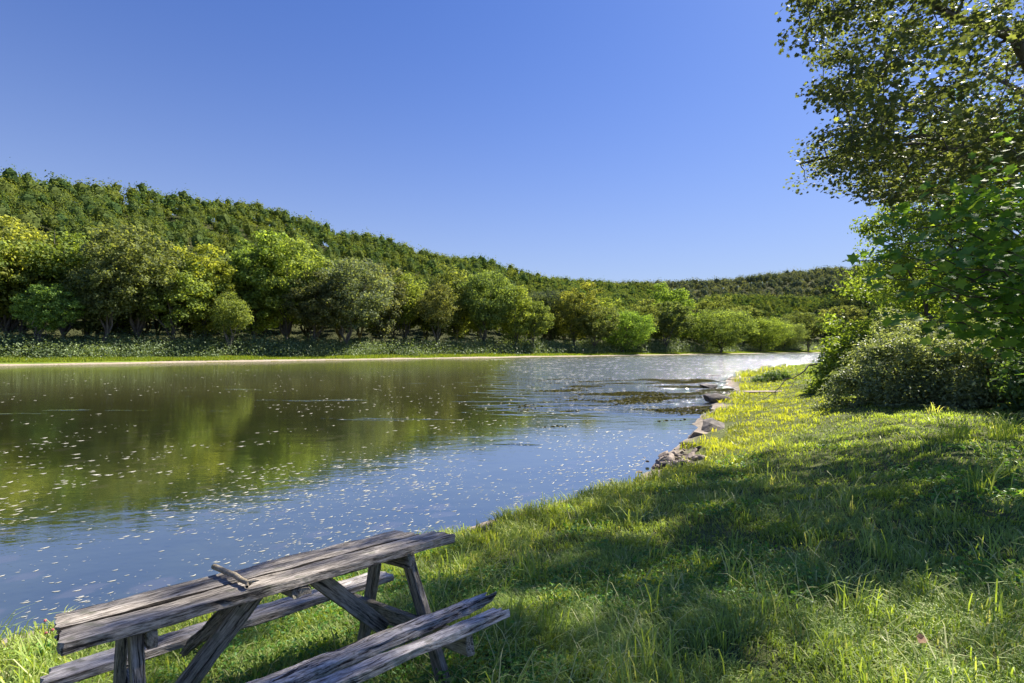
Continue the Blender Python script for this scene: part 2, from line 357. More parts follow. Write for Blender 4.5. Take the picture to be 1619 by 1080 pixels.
# ------------------------------------------------------------------ trees
def branch_out(P, NP, NR, wood, g, rmax, rmin, sides):
    NP = list(NP); NR = list(NR)
    for p in P:
        A = np.array(NP); d = np.linalg.norm(A-p, axis=1)
        cost = d + np.maximum(0, A[:, 2]-p[2])*.8 + np.maximum(0, .6-np.array(NR)/max(rmin, 1e-4)*.1)*d*.6
        i = int(np.argmin(cost)); pth = curve(A[i], p, 5, sag=.06, wob=.04, g=g)
        ra = max(min(NR[i]*.62, rmax*min(1, d[i]/(20*rmax)+.3)), rmin*1.3); rd = np.linspace(ra, rmin, 5); wood.add(*tube(pth, rd, sides))
        for k in (2, 3, 4): NP.append(pth[k]); NR.append(rd[k])
def make_tree(seed, H, R, base=.22, ncl=70, lpc=80, leaf=.42, lean=(0,0), flat=.75, bark=BARK_FAR, lmat=LEAF_FAR, template=quad_leaf, forks=5, clr=.24, tr=.02, droop=0, sides=7):
    g = np.random.default_rng(seed)
    zc = H*(base+(1-base)*.52); az = H*(1-base)*.5
    # clump centres fill an uneven envelope
    P = []
    lob = g.normal(size=(9, 3)); lob /= np.linalg.norm(lob, axis=1, keepdims=True); amp = g.uniform(-.42, .4, 9)
    while len(P) < ncl:
        v = g.normal(size=3); v /= np.linalg.norm(v)
        f = 1 + np.sum(amp*np.exp(-((1-lob@v)*3)))
        r = (g.uniform(.12, 1)**.5)*f*.86
        low = 1 if v[2] > -.3 else .85
        p = np.array([v[0]*R*r*low + lean[0]*(.5+v[2]*.5), v[1]*R*r*low + lean[1]*(.5+v[2]*.5), zc + v[2]*az*r])
        if p[2] < H*base*.75: continue
        if P and np.min(np.linalg.norm(np.array(P)-p, axis=1)) < R*.17 and g.random() < .8: continue
        P.append(p)
    P = np.array(P)
    wood = MB()
    r0 = H*tr; hb = H*max(base*.9, .08)
    nfork = forks; top = np.array([lean[0]*.25, lean[1]*.25, hb])
    tp = curve((0,0,-.4), top, 6, wob=.03, g=g); tp[0] = (0,0,-.5)
    wood.add(*tube(tp, np.linspace(r0*1.35, r0*.85, 6), sides+2))
    nodes = []; 
    for k in range(nfork):
        q = 2*math.pi*(k+g.uniform(-.25,.25))/nfork; up = g.uniform(.35, 1.0) if k else 1.25
        rad_ = R*.6*(1.15-up*.6) if k else R*.12
        end = np.array([math.cos(q)*rad_+lean[0]*.7, math.sin(q)*rad_+lean[1]*.7, hb + (zc+az*.55-hb)*min(up, 1.1)])
        pth = curve(top-(0,0,g.uniform(0, hb*.25)), end, 8, sag=.04, wob=.025, g=g)
        rd = np.linspace(r0*.62, r0*.12, 8); wood.add(*tube(pth, rd, sides)); 
        for i in range(2, 8): nodes.append((pth[i], rd[i]))
    NP = np.array([n[0] for n in nodes]); NRr = np.array([n[1] for n in nodes])
    branch_out(P[np.argsort(np.min(np.linalg.norm(P[:, None]-NP[None], axis=2), axis=1))], NP, NRr, wood, g, r0*.25, r0*.035, max(3, sides-3))
    T, TF = template()
    n = ncl*lpc
    ci = np.repeat(np.arange(ncl), lpc); cr = g.uniform(.65, 1.25, ncl)*R*clr
    v = g.normal(size=(n, 3)); v /= np.linalg.norm(v, axis=1, keepdims=True)
    rr = g.uniform(.2, 1, n)**.6
    wig = 1+.35*np.sin(v[:, 0]*7+ci)*np.cos(v[:, 1]*6+ci*2)
    off = v*(rr*cr[ci]*wig)[:, None]; off[:, 2] *= flat
    pos = P[ci]+off; pos[:, 2] -= droop*rr*cr[ci]
    nrm = v*.95 + g.normal(size=(n, 3))*.45 + np.array((0,0,.4))
    Rm = frames(nrm, g); sc = leaf*g.uniform(.6, 1.3, n)
    V, Fc = scatter(T, TF, pos, Rm, sc)
    r = np.clip(g.normal(.42, .2, n) + (g.random(ncl)[ci]-.5)*.3, 0, 1)
    return wood, V, Fc, np.repeat(r, len(TF))
def tree(name, seed, label, cat, group=None, crown='crown', bark=BARK_FAR, lmat=LEAF_FAR, **k):
    wood, V, Fc, r = make_tree(seed, bark=bark, lmat=lmat, **k)
    t = empty(name); tag(t, label, cat, group)
    wood.build('trunk', bark, t, smooth=True)
    mesh_np(crown, V, [Fc], lmat, {'r': r}, parent=t)
    return t
def copy_tree(t):
    c = t.copy(); C.objects.link(c)
    for ch in list(t.children):
        q = ch.copy(); C.objects.link(q); q.parent = c
    return c

def far_point(px, e):
    """ground point beyond the far waterline on the sight line of a photo column"""
    k = (px-CX)/F; a = F0+FN*e
    # a + t*FD = (kY, Y)
    t = (k*a[1]-a[0])/(FD[0]-k*FD[1]); p = a+t*FD; return p[0], p[1]

KINDS = {  # H, R proportions of each far tree kind
 'spread': dict(H=20, R=9.8, base=.09, ncl=190, lpc=85, leaf=.46, forks=7, clr=.155, tr=.016),
 'tall':   dict(H=20, R=6.4, base=.03, ncl=160, lpc=85, leaf=.44, forks=5, clr=.18, tr=.014),
 'lean':   dict(H=20, R=8.6, base=.12, ncl=160, lpc=85, leaf=.45, forks=5, lean=(3.6,-1), clr=.165, tr=.016),
 'bushy':  dict(H=20, R=8.0, base=.06, ncl=190, lpc=85, leaf=.46, forks=6, clr=.155, tr=.014),
 'round':  dict(H=20, R=10.5, base=.0, ncl=200, lpc=95, leaf=.43, forks=6, clr=.17, tr=.014),
 'open':   dict(H=20, R=8.4, base=.07, ncl=130, lpc=85, leaf=.44, forks=6, clr=.19, tr=.014),
}
G1 = (.235,.295,.09); G2 = (.19,.235,.095); G3 = (.15,.185,.085); GY = (.37,.35,.08); GD = (.085,.11,.08); GG = (.21,.24,.14); GB = (.285,.345,.09)
# photo column, metres beyond the waterline, photo row of the top, kind, colour, label
FAR_TREES = [
 (-90,26,330,'spread',G1,'broad green riverside tree at the far left edge of the opposite bank'),
 (12,36,338,'spread',GB,'tall yellow-green tree at the left end of the opposite bank, nearly touching the frame'),
 (100,32,345,'open',G1,'sunlit light green tree, second in the row from the left edge'),
 (62,17,440,'bushy',G1,'low pale green tree overhanging the brush at the far left'),
 (158,20,372,'lean',G2,'dark tree with a leaning forked trunk on the left part of the opposite bank'),
 (218,24,353,'spread',G2,'widest dark-hearted spreading tree left on the opposite bank with bright top'),
 (278,20,383,'lean',G1,'mid green tree with a slanting trunk just left of the yellowish tree'),
 (322,26,390,'tall',GY,'yellow-gold tinted tree among the green ones on the opposite bank'),
 (362,15,450,'open',G1,'small bright green tree with thin trunk in front of the yellowish tree'),
 (402,30,366,'tall',G1,'slender tall tree with loose pale crown right of the yellowish tree'),
 (452,28,372,'spread',GB,'bright yellow-green tall tree standing out before the middle of the long hill'),
 (497,20,425,'bushy',G3,'dark low-branched tree right of the bright yellow-green tall tree'),
 (548,18,402,'spread',GG,'large grey-green tree with foliage reaching down to the brush'),
 (604,24,412,'tall',GG,'upright grey-green tree next to the large grey-green tree'),
 (640,30,420,'open',G1,'light green tree above the small sunlit clearing'),
 (690,20,438,'open',G2,'thin crowned tree with bare trunk showing right of the clearing'),
 (722,32,415,'tall',G2,'slim dull green tree rising behind the thin crowned tree'),
 (765,22,424,'spread',G2,'mid green tree with tangled lower limbs near the middle of the bank'),
 (815,18,440,'tall',GB,'yellow-green tree beside the dark round tree in the middle of the bank'),
 (842,15,470,'bushy',G1,'low yellow-green tree leaning over the grassy strip at mid bank'),
 (872,40,445,'round',GD,'very dark rounded tree behind the riverside row at mid bank'),
 (908,20,446,'tall',G1,'pale green pointed tree right of the very dark rounded tree'),
 (940,15,478,'bushy',G2,'low mid green tree left of the three rounded waterside trees'),
 (962,30,470,'tall',G1,'light topped tree behind the low waterside trees'),
 (985,12,488,'round',G1,'small pale round tree on the waterside left of the biggest rounded one'),
 (1012,16,484,'tall',G2,'narrow dull green tree between two rounded waterside trees'),
 (1052,12,482,'bushy',G2,'biggest rounded waterside tree on the right half of the opposite bank'),
 (1066,26,458,'tall',G1,'tall light tree rising over the biggest rounded waterside tree'),
 (1100,26,496,'bushy',GD,'dark low tree in the gap before the dome shaped willow'),
 (1140,7,490,'round',G1,'dome shaped willow like tree standing alone at the water edge'),
 (1130,26,476,'tall',G2,'taller green tree behind the dome shaped waterside tree'),
 (1176,20,490,'bushy',G2,'tree right of the dome shaped waterside tree with sunlit top'),
 (1203,12,506,'round',G1,'small round sunlit tree above the pale gravel bar'),
 (1238,12,514,'round',G2,'small olive round tree right of the gravel bar'),
 (1278,8,500,'bushy',G3,'dark upright tree at the river bend close to the near bank shrubs'),
 (1330,14,490,'bushy',G2,'tree at the bend partly behind the near yellow-green shrub'),
]
protos = {}
def far_tree(px, e, top, kind, col, label, group=None, rz=None):
    x, y = far_point(px, e); z = hz(x, y)
    H = CZ + (HY-(top-12*min(1, max(0, (px-940)/80))))/F*y - z
    key = kind
    if key not in protos:
        t = protos[key] = tree('riverside_tree', 100+len(protos)*7, label, 'tree', **KINDS[kind])
        first = True
    else: t = copy_tree(protos[key])
    s = H/19.6
    w = s*random.uniform(.95, 1.15)*(1+.28*min(1, max(0, (px-850)/150)))
    t.location = (x, y, z-.15); t.scale = (w, w, s)
    t.rotation_euler = (0, 0, random.uniform(0, 6.28) if rz is None else rz)
    tag(t, label, 'tree', group)
    for ch in t.children: ch.color = (*col, 1)
    return t
random.seed(11)
for i, (px, e, top, kind, col, label) in enumerate(FAR_TREES):
    c = tuple(v*random.uniform(.9, 1.12) for v in col)
    far_tree(px, e, top, kind, c, label, 'trees along the opposite bank')
for i in range(56):
    px = -120 + i*27 + random.uniform(-16, 16); 
    base_top = np.interp(px, [-110,150,450,650,860,1000,1250,1400], [352,376,392,432,452,480,500,500])
    far_tree(px, random.uniform(33, 64), base_top+random.uniform(0, 22), random.choice(['bushy','spread','tall','bushy']), random.choice([G1,G2,G2,G3]),
             'green tree filling the second row behind the riverside trees', 'second row of trees behind the riverside ones')

# ------------------------------------------------------------------ hillside forest: one mass
def ico(sub):
    bm = bmesh.new(); bmesh.ops.create_icosphere(bm, subdivisions=sub, radius=1)
    V = np.array([v.co[:] for v in bm.verts]); Fa = np.array([[v.index for v in f.verts] for f in bm.faces]); bm.free(); return V, Fa
IV, IF = ico(1)
def crowns(P, R, Hh, nleaf, leaf, g, name, label, mat=None):
    n = len(P); zs = P[:, 2]+Hh
    V0 = []; ph = g.uniform(0, 6.28, (n, 4)); 
    v = IV[None].repeat(n, 0)
    lump = 1+.2*np.sin(v[:, :, 0]*4.1+ph[:, None, 0])*np.sin(v[:, :, 1]*4.3+ph[:, None, 1])+.16*np.sin(v[:, :, 2]*5+v[:, :, 0]*3+ph[:, None, 2])
    c = np.stack([P[:, 0], P[:, 1], zs-R*.35], 1)
    sc = np.stack([R*.85, R*.85, R*1.05], 1)
    core = v*lump[..., None]*sc[:, None]*.6+c[:, None]
    Vc = core.reshape(-1, 3); Fc = (IF[None]+(np.arange(n)*len(IV))[:, None, None]).reshape(-1, 3)
    m = n*nleaf; ti = np.repeat(np.arange(n), nleaf)
    w = g.normal(size=(m, 3)); w[:, 2] = w[:, 2]+.25; w /= np.linalg.norm(w, axis=1, keepdims=True)
    lp = 1+.24*np.sin(w[:, 0]*4.1+ph[ti, 0])*np.sin(w[:, 1]*4.3+ph[ti, 1])+.2*np.sin(w[:, 2]*5+w[:, 0]*3+ph[ti, 2])
    pos = c[ti]+w*(lp*g.uniform(.62, 1.04, m))[:, None]*sc[ti]
    nr = w*1.25+g.normal(size=(m, 3))*.4+np.array((0,0,.2))
    T, TF = quad_leaf(); V, Fq = scatter(T, TF, pos, frames(nr, g), leaf*g.uniform(.6, 1.4, m))
    th = g.random(n)
    r = np.concatenate([np.full(len(Fc), .4), np.clip(g.normal(.45, .2, m), 0, 1)])
    t = np.concatenate([np.repeat(th, len(IF)), th[ti]])
    # triangles and quads in one mesh
    o = mesh_np(name, np.concatenate([Vc, V]), [Fc, Fq+len(Vc)], mat or LEAF_HILL, {'r': r, 't': t})
    tag(o, label, 'forest', kind='stuff'); return o
def inview(x, y, lo=-1.25, hi=1.2): 
    k = x/np.maximum(y, 1); return (y > 20) & (k > lo) & (k < hi)
def hill_forest():
    g = np.random.default_rng(5)
    S, E = np.meshgrid(np.arange(-190, 650, 5.3), np.arange(64, 312, 5.3)); S = S.ravel(); E = E.ravel()
    S = S+g.uniform(-3, 3, S.shape); E = E+g.uniform(-3, 3, E.shape)
    x = F0[0]+S*FD[0]+E*FN[0]; y = F0[1]+S*FD[1]+E*FN[1]
    m = inview(x, y); x, y = x[m], y[m]
    P = np.stack([x, y, height(x, y)], 1); n = len(P)
    R = np.clip(3.55*np.exp(g.normal(size=n)*.28), 1.8, 6)*(.85+.35*vnoise(x*.05, y*.05, 8)); H = R*1.0+g.uniform(5, 9.5, n)
    near = np.hypot(x, y) < 330
    crowns(P[near], R[near], H[near], 215, .62, g, 'hillside_forest', 'dense green woods covering the long hill on the left')
    crowns(P[~near], R[~near], H[~near], 90, 1.0, g, 'hillside_forest', 'dense green woods on the tapering middle of the long hill')
    X, Y = np.meshgrid(np.arange(60, 1000, 8.0), np.arange(330, 820, 8.0)); X = X.ravel()+g.uniform(-4, 4, X.size); Y = Y.ravel()+g.uniform(-4, 4, Y.size)
    d, t = seg(X, Y, (230, 545), (900, 720)); s, e = far_se(X, Y)
    m = (d < 190) & inview(X, Y, .1, 1.3) & ((e > 18) | (s > 640)) & ~((e > 60) & (e < 305) & (s < 645)); X, Y = X[m], Y[m]
    P = np.stack([X, Y, height(X, Y)], 1); n = len(P); R = g.uniform(4, 6.6, n); H = R+g.uniform(4, 9, n)
    crowns(P, R, H, 90, 1.3, g, 'valley_forest', 'dark woods on the low ridge beyond the river bend', LEAF_VALLEY)
    X, Y = np.meshgrid(np.arange(80, 1500, 13.0), np.arange(620, 1060, 13.0)); X = X.ravel()+g.uniform(-6, 6, X.size); Y = Y.ravel()+g.uniform(-6, 6, Y.size)
    d, t = seg(X, Y, (230, 545), (900, 720)); s, e = far_se(X, Y); m = (d > 150) & inview(X, Y, .12, 1.3) & ~((e < 305) & (s < 645)); X, Y = X[m], Y[m]
    P = np.stack([X, Y, height(X, Y)], 1); n = len(P); R = g.uniform(6, 9.5, n); H = R+g.uniform(3, 9, n)
    crowns(P, R, H, 90, 1.7, g, 'ridge_forest', 'woods on the farthest hill at right, greyed with painted haze', LEAF_RIDGE_HAZED)
hill_forest()

# ------------------------------------------------------------------ far bank undergrowth and grass
def bank_scatter(n, e0, e1, g, lo=-1.15, hi=.95):
    k = g.uniform(lo, hi, n); e = g.uniform(e0, e1, n)
    ax = F0[0]+FN[0]*e; ay = F0[1]+FN[1]*e
    t = (k*ay-ax)/(FD[0]-k*FD[1]); return ax+t*FD[0], ay+t*FD[1], e
def thicket():
    g = np.random.default_rng(17)
    cx, cy, e = bank_scatter(1900, 11, 25, g); z = height(cx, cy); dist = np.hypot(cx, cy)
    gap = vnoise(cx*.07, cy*.07, 77)
    R = g.uniform(.9, 2.7, len(cx))*(.55+1.1*gap)*np.clip(dist/110, .9, 1.8)
    per = 95; n = len(cx)*per; ci = np.repeat(np.arange(len(cx)), per)
    v = g.normal(size=(n, 3)); v[:, 2] = np.abs(v[:, 2]); v /= np.linalg.norm(v, axis=1, keepdims=True)
    pos = np.stack([cx, cy, z-.1], 1)[ci]+v*(R[ci]*g.uniform(.4, 1.1, n))[:, None]*np.array((1.25,1.25,1.1))
    T, TF = quad_leaf(); sc = .30*g.uniform(.5, 1.3, n)*np.clip(dist[ci]/110, .8, 1.9)
    V, Fq = scatter(T, TF, pos, frames(v*.6+g.normal(size=(n, 3))*.6+np.array((0,0,.4)), g), sc)
    r = np.clip(g.normal(.4, .2, n)+(g.random(len(cx))[ci]-.5)*.6, 0, 1)
    tag(mesh_np('thicket', V, [Fq], THICKET, {'r': r}), 'tangled dark brush along the foot of the far trees', 'brush', kind='stuff')
    x, y, e = bank_scatter(60000, 3.2, 13, g); z = height(x, y); s, ee = far_se(x, y)
    m = ee > 1.2+4.2*fbm(x*.06, y*.06, 5); x, y, z = x[m], y[m], z[m]; n = len(x); dist = np.hypot(x, y)
    T = np.array([(-.5,0,0),(.5,0,0),(.15,0,1)]); q = g.uniform(0, 6.28, n)
    zr = np.zeros(n); Rm = np.stack([np.stack([np.cos(q), np.sin(q), zr], 1), np.stack([-np.sin(q), np.cos(q), zr], 1), np.stack([g.normal(size=n)*.25, g.normal(size=n)*.25, zr+1], 1)], 2)
    h = g.uniform(.15, .5, n)*(.6+.9*vnoise(x*.15, y*.15, 6)); w = .16*dist/100
    V, Fq = scatter(T, np.array([[0,1,2]]), np.stack([x, y, z-.03], 1), Rm, np.stack([w, w, h], 1))
    tag(mesh_np('bank_grass', V, [Fq], FARGRASS, {'r': np.clip(g.normal(.5, .22, n), 0, 1)}), 'bright yellow-green grass strip along the far waterline', 'grass', kind='stuff')
thicket()

# ------------------------------------------------------------------ near lawn
TO = np.array((-1.225, 2.76, 1.518))
TU = np.array((0.73147815, 0.68144246, -0.0239977)); TV = np.array((0.67324297, -0.7162024, 0.18384239)); TN = np.array((-0.1080908, 0.15063297, 0.98266275))
TV = TV-TU*(TV@TU); TV /= np.linalg.norm(TV); TN = TN-TU*(TN@TU)-TV*(TN@TV); TN /= np.linalg.norm(TN)
def blades(x, y, z, h, w, yaw, lean, r, t, parts):
    """two-segment curved blades"""
    n = len(x); c, s = np.cos(yaw), np.sin(yaw)
    B = np.stack([x, y, z], 1); side = np.stack([-s, c, np.zeros(n)], 1)*w[:, None]*.5; fw = np.stack([c, s, np.zeros(n)], 1)
    up = np.array((0,0,1.))
    def lev(f, wd, ln): return B+up*(h*f)[:, None]+fw*(lean*ln)[:, None]
    m1 = lev(.5, 1, .22); m2 = lev(.86, 1, .62); tp = lev(1-.18*np.clip(lean/np.maximum(h, .01), 0, 2.2), 1, 1.05)
    V = np.stack([B-side*.8, B+side*.8, m1-side, m1+side, m2-side*.7, m2+side*.7, tp], 1).reshape(-1, 3)
    b = np.arange(n)*7
    Q = np.concatenate([np.stack([b, b+1, b+3, b+2], 1), np.stack([b+2, b+3, b+5, b+4], 1)]); Tt = np.stack([b+4, b+5, b+6], 1)
    parts.append((V, Q, Tt, np.concatenate([r, r]), r, np.concatenate([t, t]), t))
def build_blades(parts, name, label, mat):
    off = 0; Vs, Qs, Ts, rq, rt, tq, tt = [], [], [], [], [], [], []
    for V, Q, T_, a, b, c, d in parts:
        Vs.append(V); Qs.append(Q+off); Ts.append(T_+off); off += len(V); rq.append(a); rt.append(b); tq.append(c); tt.append(d)
    o = mesh_np(name, np.concatenate(Vs), [np.concatenate(Qs), np.concatenate(Ts)], mat, {'r': np.concatenate(rq+rt), 't': np.concatenate(tq+tt)})
    return tag(o, label, 'grass', kind='stuff')
def yellowness(d, x, y):
    return np.clip(.33 + (.22+.22*sstep(8, 13, np.hypot(x, y)))*sstep(3.6, 1.0, d+2*(fbm(x*.3, y*.3, 55)-.5)) + .55*sstep(9, 20, np.hypot(x, y))*sstep(7, 2.5, d) + (fbm(x*.6, y*.6, 56)-.5)*.35, 0, 1)
BARE = [((px-CX)/F*F*(CZ-.1)/(py-HY), F*(CZ-.1)/(py-HY), r_) for px, py, r_ in ((1100,690,.75),(1125,682,.85),(1120,640,1.1),(1138,634,1.0),(1122,612,2.0),(1128,618,1.6),(1150,606,2.2),(1168,600,2.6),(1128,645,1.2),(1108,700,.7),(1065,738,.7),(1050,728,.7),(1085,722,.6))]
def lawn():
    g = np.random.default_rng(23); parts = []
    n = 640000
    r = np.exp(g.uniform(math.log(1.2), math.log(80), n)); a = np.radians(g.uniform(-72, 66, n))
    x, y = np.sin(a)*r, np.cos(a)*r
    d = shore_d(x, y); m = (d > .12+.5*vnoise(x*1.5, y*1.5, 61)) & (d < 26); x, y, r, d = x[m], y[m], r[m], d[m]; n = len(x)
    z = height(x, y)
    for (rx, ry, rr_) in BARE:
        m = np.hypot(x-rx, y-ry) > rr_*(.75+.5*vnoise(x*2, y*2, 66)); x, y, r, d, z = x[m], y[m], r[m], d[m], z[m]
    n = len(x)
    clump = fbm(x*2.2, y*2.2, 62); big = fbm(x*.5, y*.5, 63)
    keep = g.random(n) < np.clip(.02+1.75*clump, 0, 1); x, y, r, d, z, clump, big = [q[keep] for q in (x, y, r, d, z, clump, big)]; n = len(x)
    shore = sstep(2.0, .6, d)*sstep(4, 9, r+0*d)
    h = (.026+.06*clump+.06*g.random(n)**2)*(.5+.85*big) + shore*g.uniform(.02, .22, n)*.8
    # shorter under the table
    q = np.stack([x, y, z], 1)-TO; tu = q@TU; tv = q@TV; under = (np.abs(tu) < 1.0) & (np.abs(tv) < .8); h = np.where(under, h*.6, h)
    h = h*np.where(r < 3, .8, 1)*(1+1.8*sstep(26, 55, r))
    w = .0026+.0011*r*g.uniform(.7, 1.3, n)
    yl = yellowness(d, x, y); rr = np.clip((g.normal(.42, .2, n)+(clump-.5)*.5)*(1-.35*yl), 0, .93); dry = g.random(n) < (.03+.05*(fbm(x*2.5, y*2.5, 67) < .38)+.06*(vnoise(x*1.1, y*1.1, 64) > .72))*np.clip(1.6-r/8, 0, 1); rr = np.minimum(rr, np.clip(1.15-r/40, .62, .93)); rr = np.where(dry, 1, rr)
    wind = fbm(x*1.2, y*1.2, 65)*12
    blades(x, y, z-.01, h, w, wind+g.normal(size=n)*.9, h*g.uniform(.15, 1.3, n), rr, yellowness(d, x, y), parts)
    nd = 2600; r = np.exp(g.uniform(math.log(1.7), math.log(16), nd)); a = np.radians(g.uniform(-60, 58, nd)); x, y = np.sin(a)*r, np.cos(a)*r; d = shore_d(x, y)
    m = (d > .6) & (fbm(x*1.5, y*1.5, 68) > .46); x, y, r = x[m], y[m], r[m]; n = len(x); h = g.uniform(.08, .2, n)
    blades(x, y, height(x, y)-.01, h, .003+.0011*r, g.normal(size=n)*1.2+.6, h*g.uniform(.9, 1.9, n), g.uniform(.9, 1, n), np.full(n, .35), parts)
    # longer arching tufts
    nt = 900; r = np.exp(g.uniform(math.log(1.9), math.log(30), nt)); a = np.radians(g.uniform(-60, 58, nt)); cx, cy = np.sin(a)*r, np.cos(a)*r
    d = shore_d(cx, cy); m = (d > .5) & ((g.random(nt) < .5) | (d < 2)); cx, cy, r, d = cx[m], cy[m], r[m], d[m]
    spec = [(8.7,9.1,60,.5),(8.1,9.3,50,.42),(9.4,8.7,60,.5),(-3.3,3.6,50,.32),(-3.0,3.2,50,.28),(-3.8,3.7,60,.4),(.25,3.3,26,.3),(.6,2.6,18,.36),(.5,2.15,20,.3),(1.6,3.1,22,.34),(3.5,3.0,24,.3),(2.9,4.1,22,.32),(4.8,4.4,30,.36),(-.1,4.2,22,.3),(.15,4.6,26,.34),(5.1,5.6,40,.4)]
    cx = np.append(cx, [s[0] for s in spec]); cy = np.append(cy, [s[1] for s in spec]); per = np.append(g.integers(8, 22, len(d)), [s[2] for s in spec]); hh = np.append(g.uniform(.12, .3, len(d)), [s[3] for s in spec])
    ci = np.repeat(np.arange(len(cx)), per.astype(int)); n = len(ci)
    x = cx[ci]+g.normal(size=n)*.035*(1+hh[ci]*3); y = cy[ci]+g.normal(size=n)*.035*(1+hh[ci]*3); z = height(x, y); rr_ = np.hypot(x, y)
    h = hh[ci]*g.uniform(.5, 1.15, n)
    blades(x, y, z-.01, h, .0045+.0009*rr_, g.uniform(0, 6.28, n), h*g.uniform(.2, 1.1, n), np.clip(g.normal(.62, .18, n)+(g.random(len(cx))[ci]-.5)*.3, 0, 1), yellowness(shore_d(x, y), x, y), parts)
    build_blades(parts, 'grass', 'uncut green grass covering the near river bank', GRASS)
    # low broad-leaved weeds
    n = 120000; r = np.exp(g.uniform(math.log(1.3), math.log(12), n)); a = np.radians(g.uniform(-65, 60, n)); x, y = np.sin(a)*r, np.cos(a)*r
    d = shore_d(x, y); q = np.stack([x, y, 0*x+.75], 1)-TO; under = (np.abs(q@TU) < 1.1) & (np.abs(q@TV) < 1.0)
    m = (d > .8) & ((fbm(x*1.1, y*1.1, 71) > .55) | under) & (g.random(n) < .75); x, y, r = x[m], y[m], r[m]; n = len(x)
    z = height(x, y)+g.uniform(.01, .10, n)*(.4+fbm(x*3, y*3, 72))
    T, TF = oval_leaf(); T = T*np.array((1,1.5,1))
    V, Fq = scatter(T, TF, np.stack([x, y, z], 1), frames(g.normal(size=(n, 3))*.45+np.array((0,0,1)), g), g.uniform(.016, .034, n)*np.clip(r/4, .9, 2))
    o = mesh_np('ground_cover', V, [Fq], CLOVER, {'r': np.repeat(np.clip(g.normal(.45, .25, n), 0, 1), 2)})
    tag(o, 'low leafy weeds growing through the grass', 'ground cover', kind='stuff')
lawn()

# ------------------------------------------------------------------ weathered picnic table
def wood_mat(name, dark, mid, light):
    m, nt, out = mat_new(name)
    tc = N(nt, 'ShaderNodeTexCoord'); v = tc.outputs['Object']
    oi = N(nt, 'ShaderNodeObjectInfo')
    g1 = noise(nt, 1.0, 10, mapping(nt, v, (2.6,48,48)), .75, .6); g2 = noise(nt, 1.0, 6, mapping(nt, v, (16,170,170)), .7); g3 = noise(nt, 3.0, 5, v)
    mus = N(nt, 'ShaderNodeTexNoise'); mus.inputs['Scale'].default_value = 14; mus.inputs['Detail'].default_value = 8; nt.links.new(v, mus.inputs['Vector'])
    f = math_n(nt, 'ADD', math_n(nt, 'MULTIPLY', g1.outputs['Fac'], .5), math_n(nt, 'MULTIPLY', g2.outputs['Fac'], .5))
    c = ramp(nt, [(.40,dark),(.48,mid),(.57,light)], f).outputs[0]
    c = mixc(nt, math_n(nt, 'MULTIPLY', smooth_n(nt, g3.outputs['Fac'], .45, .7), .45), c, tuple(q*.45 for q in mid))
    c = mixc(nt, math_n(nt, 'MULTIPLY', smooth_n(nt, mus.outputs['Fac'], .6, .68), .5), c, (.11,.12,.075))
    crack = smooth_n(nt, g1.outputs['Fac'], .45, .37)
    c = mixc(nt, math_n(nt, 'MULTIPLY', crack, .85), c, (.015,.013,.012))
    p = N(nt, 'ShaderNodeBsdfPrincipled'); nt.links.new(c, p.inputs['Base Color']); p.inputs['Roughness'].default_value = .8; p.inputs['Specular IOR Level'].default_value = .3
    b = N(nt, 'ShaderNodeBump'); b.inputs['Strength'].default_value = 1; b.inputs['Distance'].default_value = .012
    nt.links.new(math_n(nt, 'SUBTRACT', f, math_n(nt, 'MULTIPLY', crack, .4)), b.inputs['Height']); nt.links.new(b.outputs[0], p.inputs['Normal'])
    nt.links.new(p.outputs[0], out.inputs[0]); return m
WOOD = wood_mat('weathered_wood', (.03,.026,.023), (.195,.17,.145), (.50,.45,.40))
WOOD2 = wood_mat('weathered_wood_pale', (.05,.042,.036), (.33,.295,.275), (.66,.62,.60))
WOOD3 = wood_mat('post_wood', (.06,.052,.042), (.25,.22,.175), (.45,.40,.33))
GAP_SHADE = rough_mat('gap_shade_wood', [(.3,(.008,.007,.006)),(.7,(.035,.028,.022))], 20, .6)  # near-black colour that paints the shade in the gap between the tabletop boards
table = empty('picnic_table', (0,0,0)); 
TM = Matrix(((TU[0],TV[0],TN[0],TO[0]),(TU[1],TV[1],TN[1],TO[1]),(TU[2],TV[2],TN[2],TO[2]),(0,0,0,1)))
gz = hz(TO[0], TO[1])
table.matrix_world = TM
tag(table, 'weathered grey wooden picnic table with a broken near bench on the grass', 'picnic table')
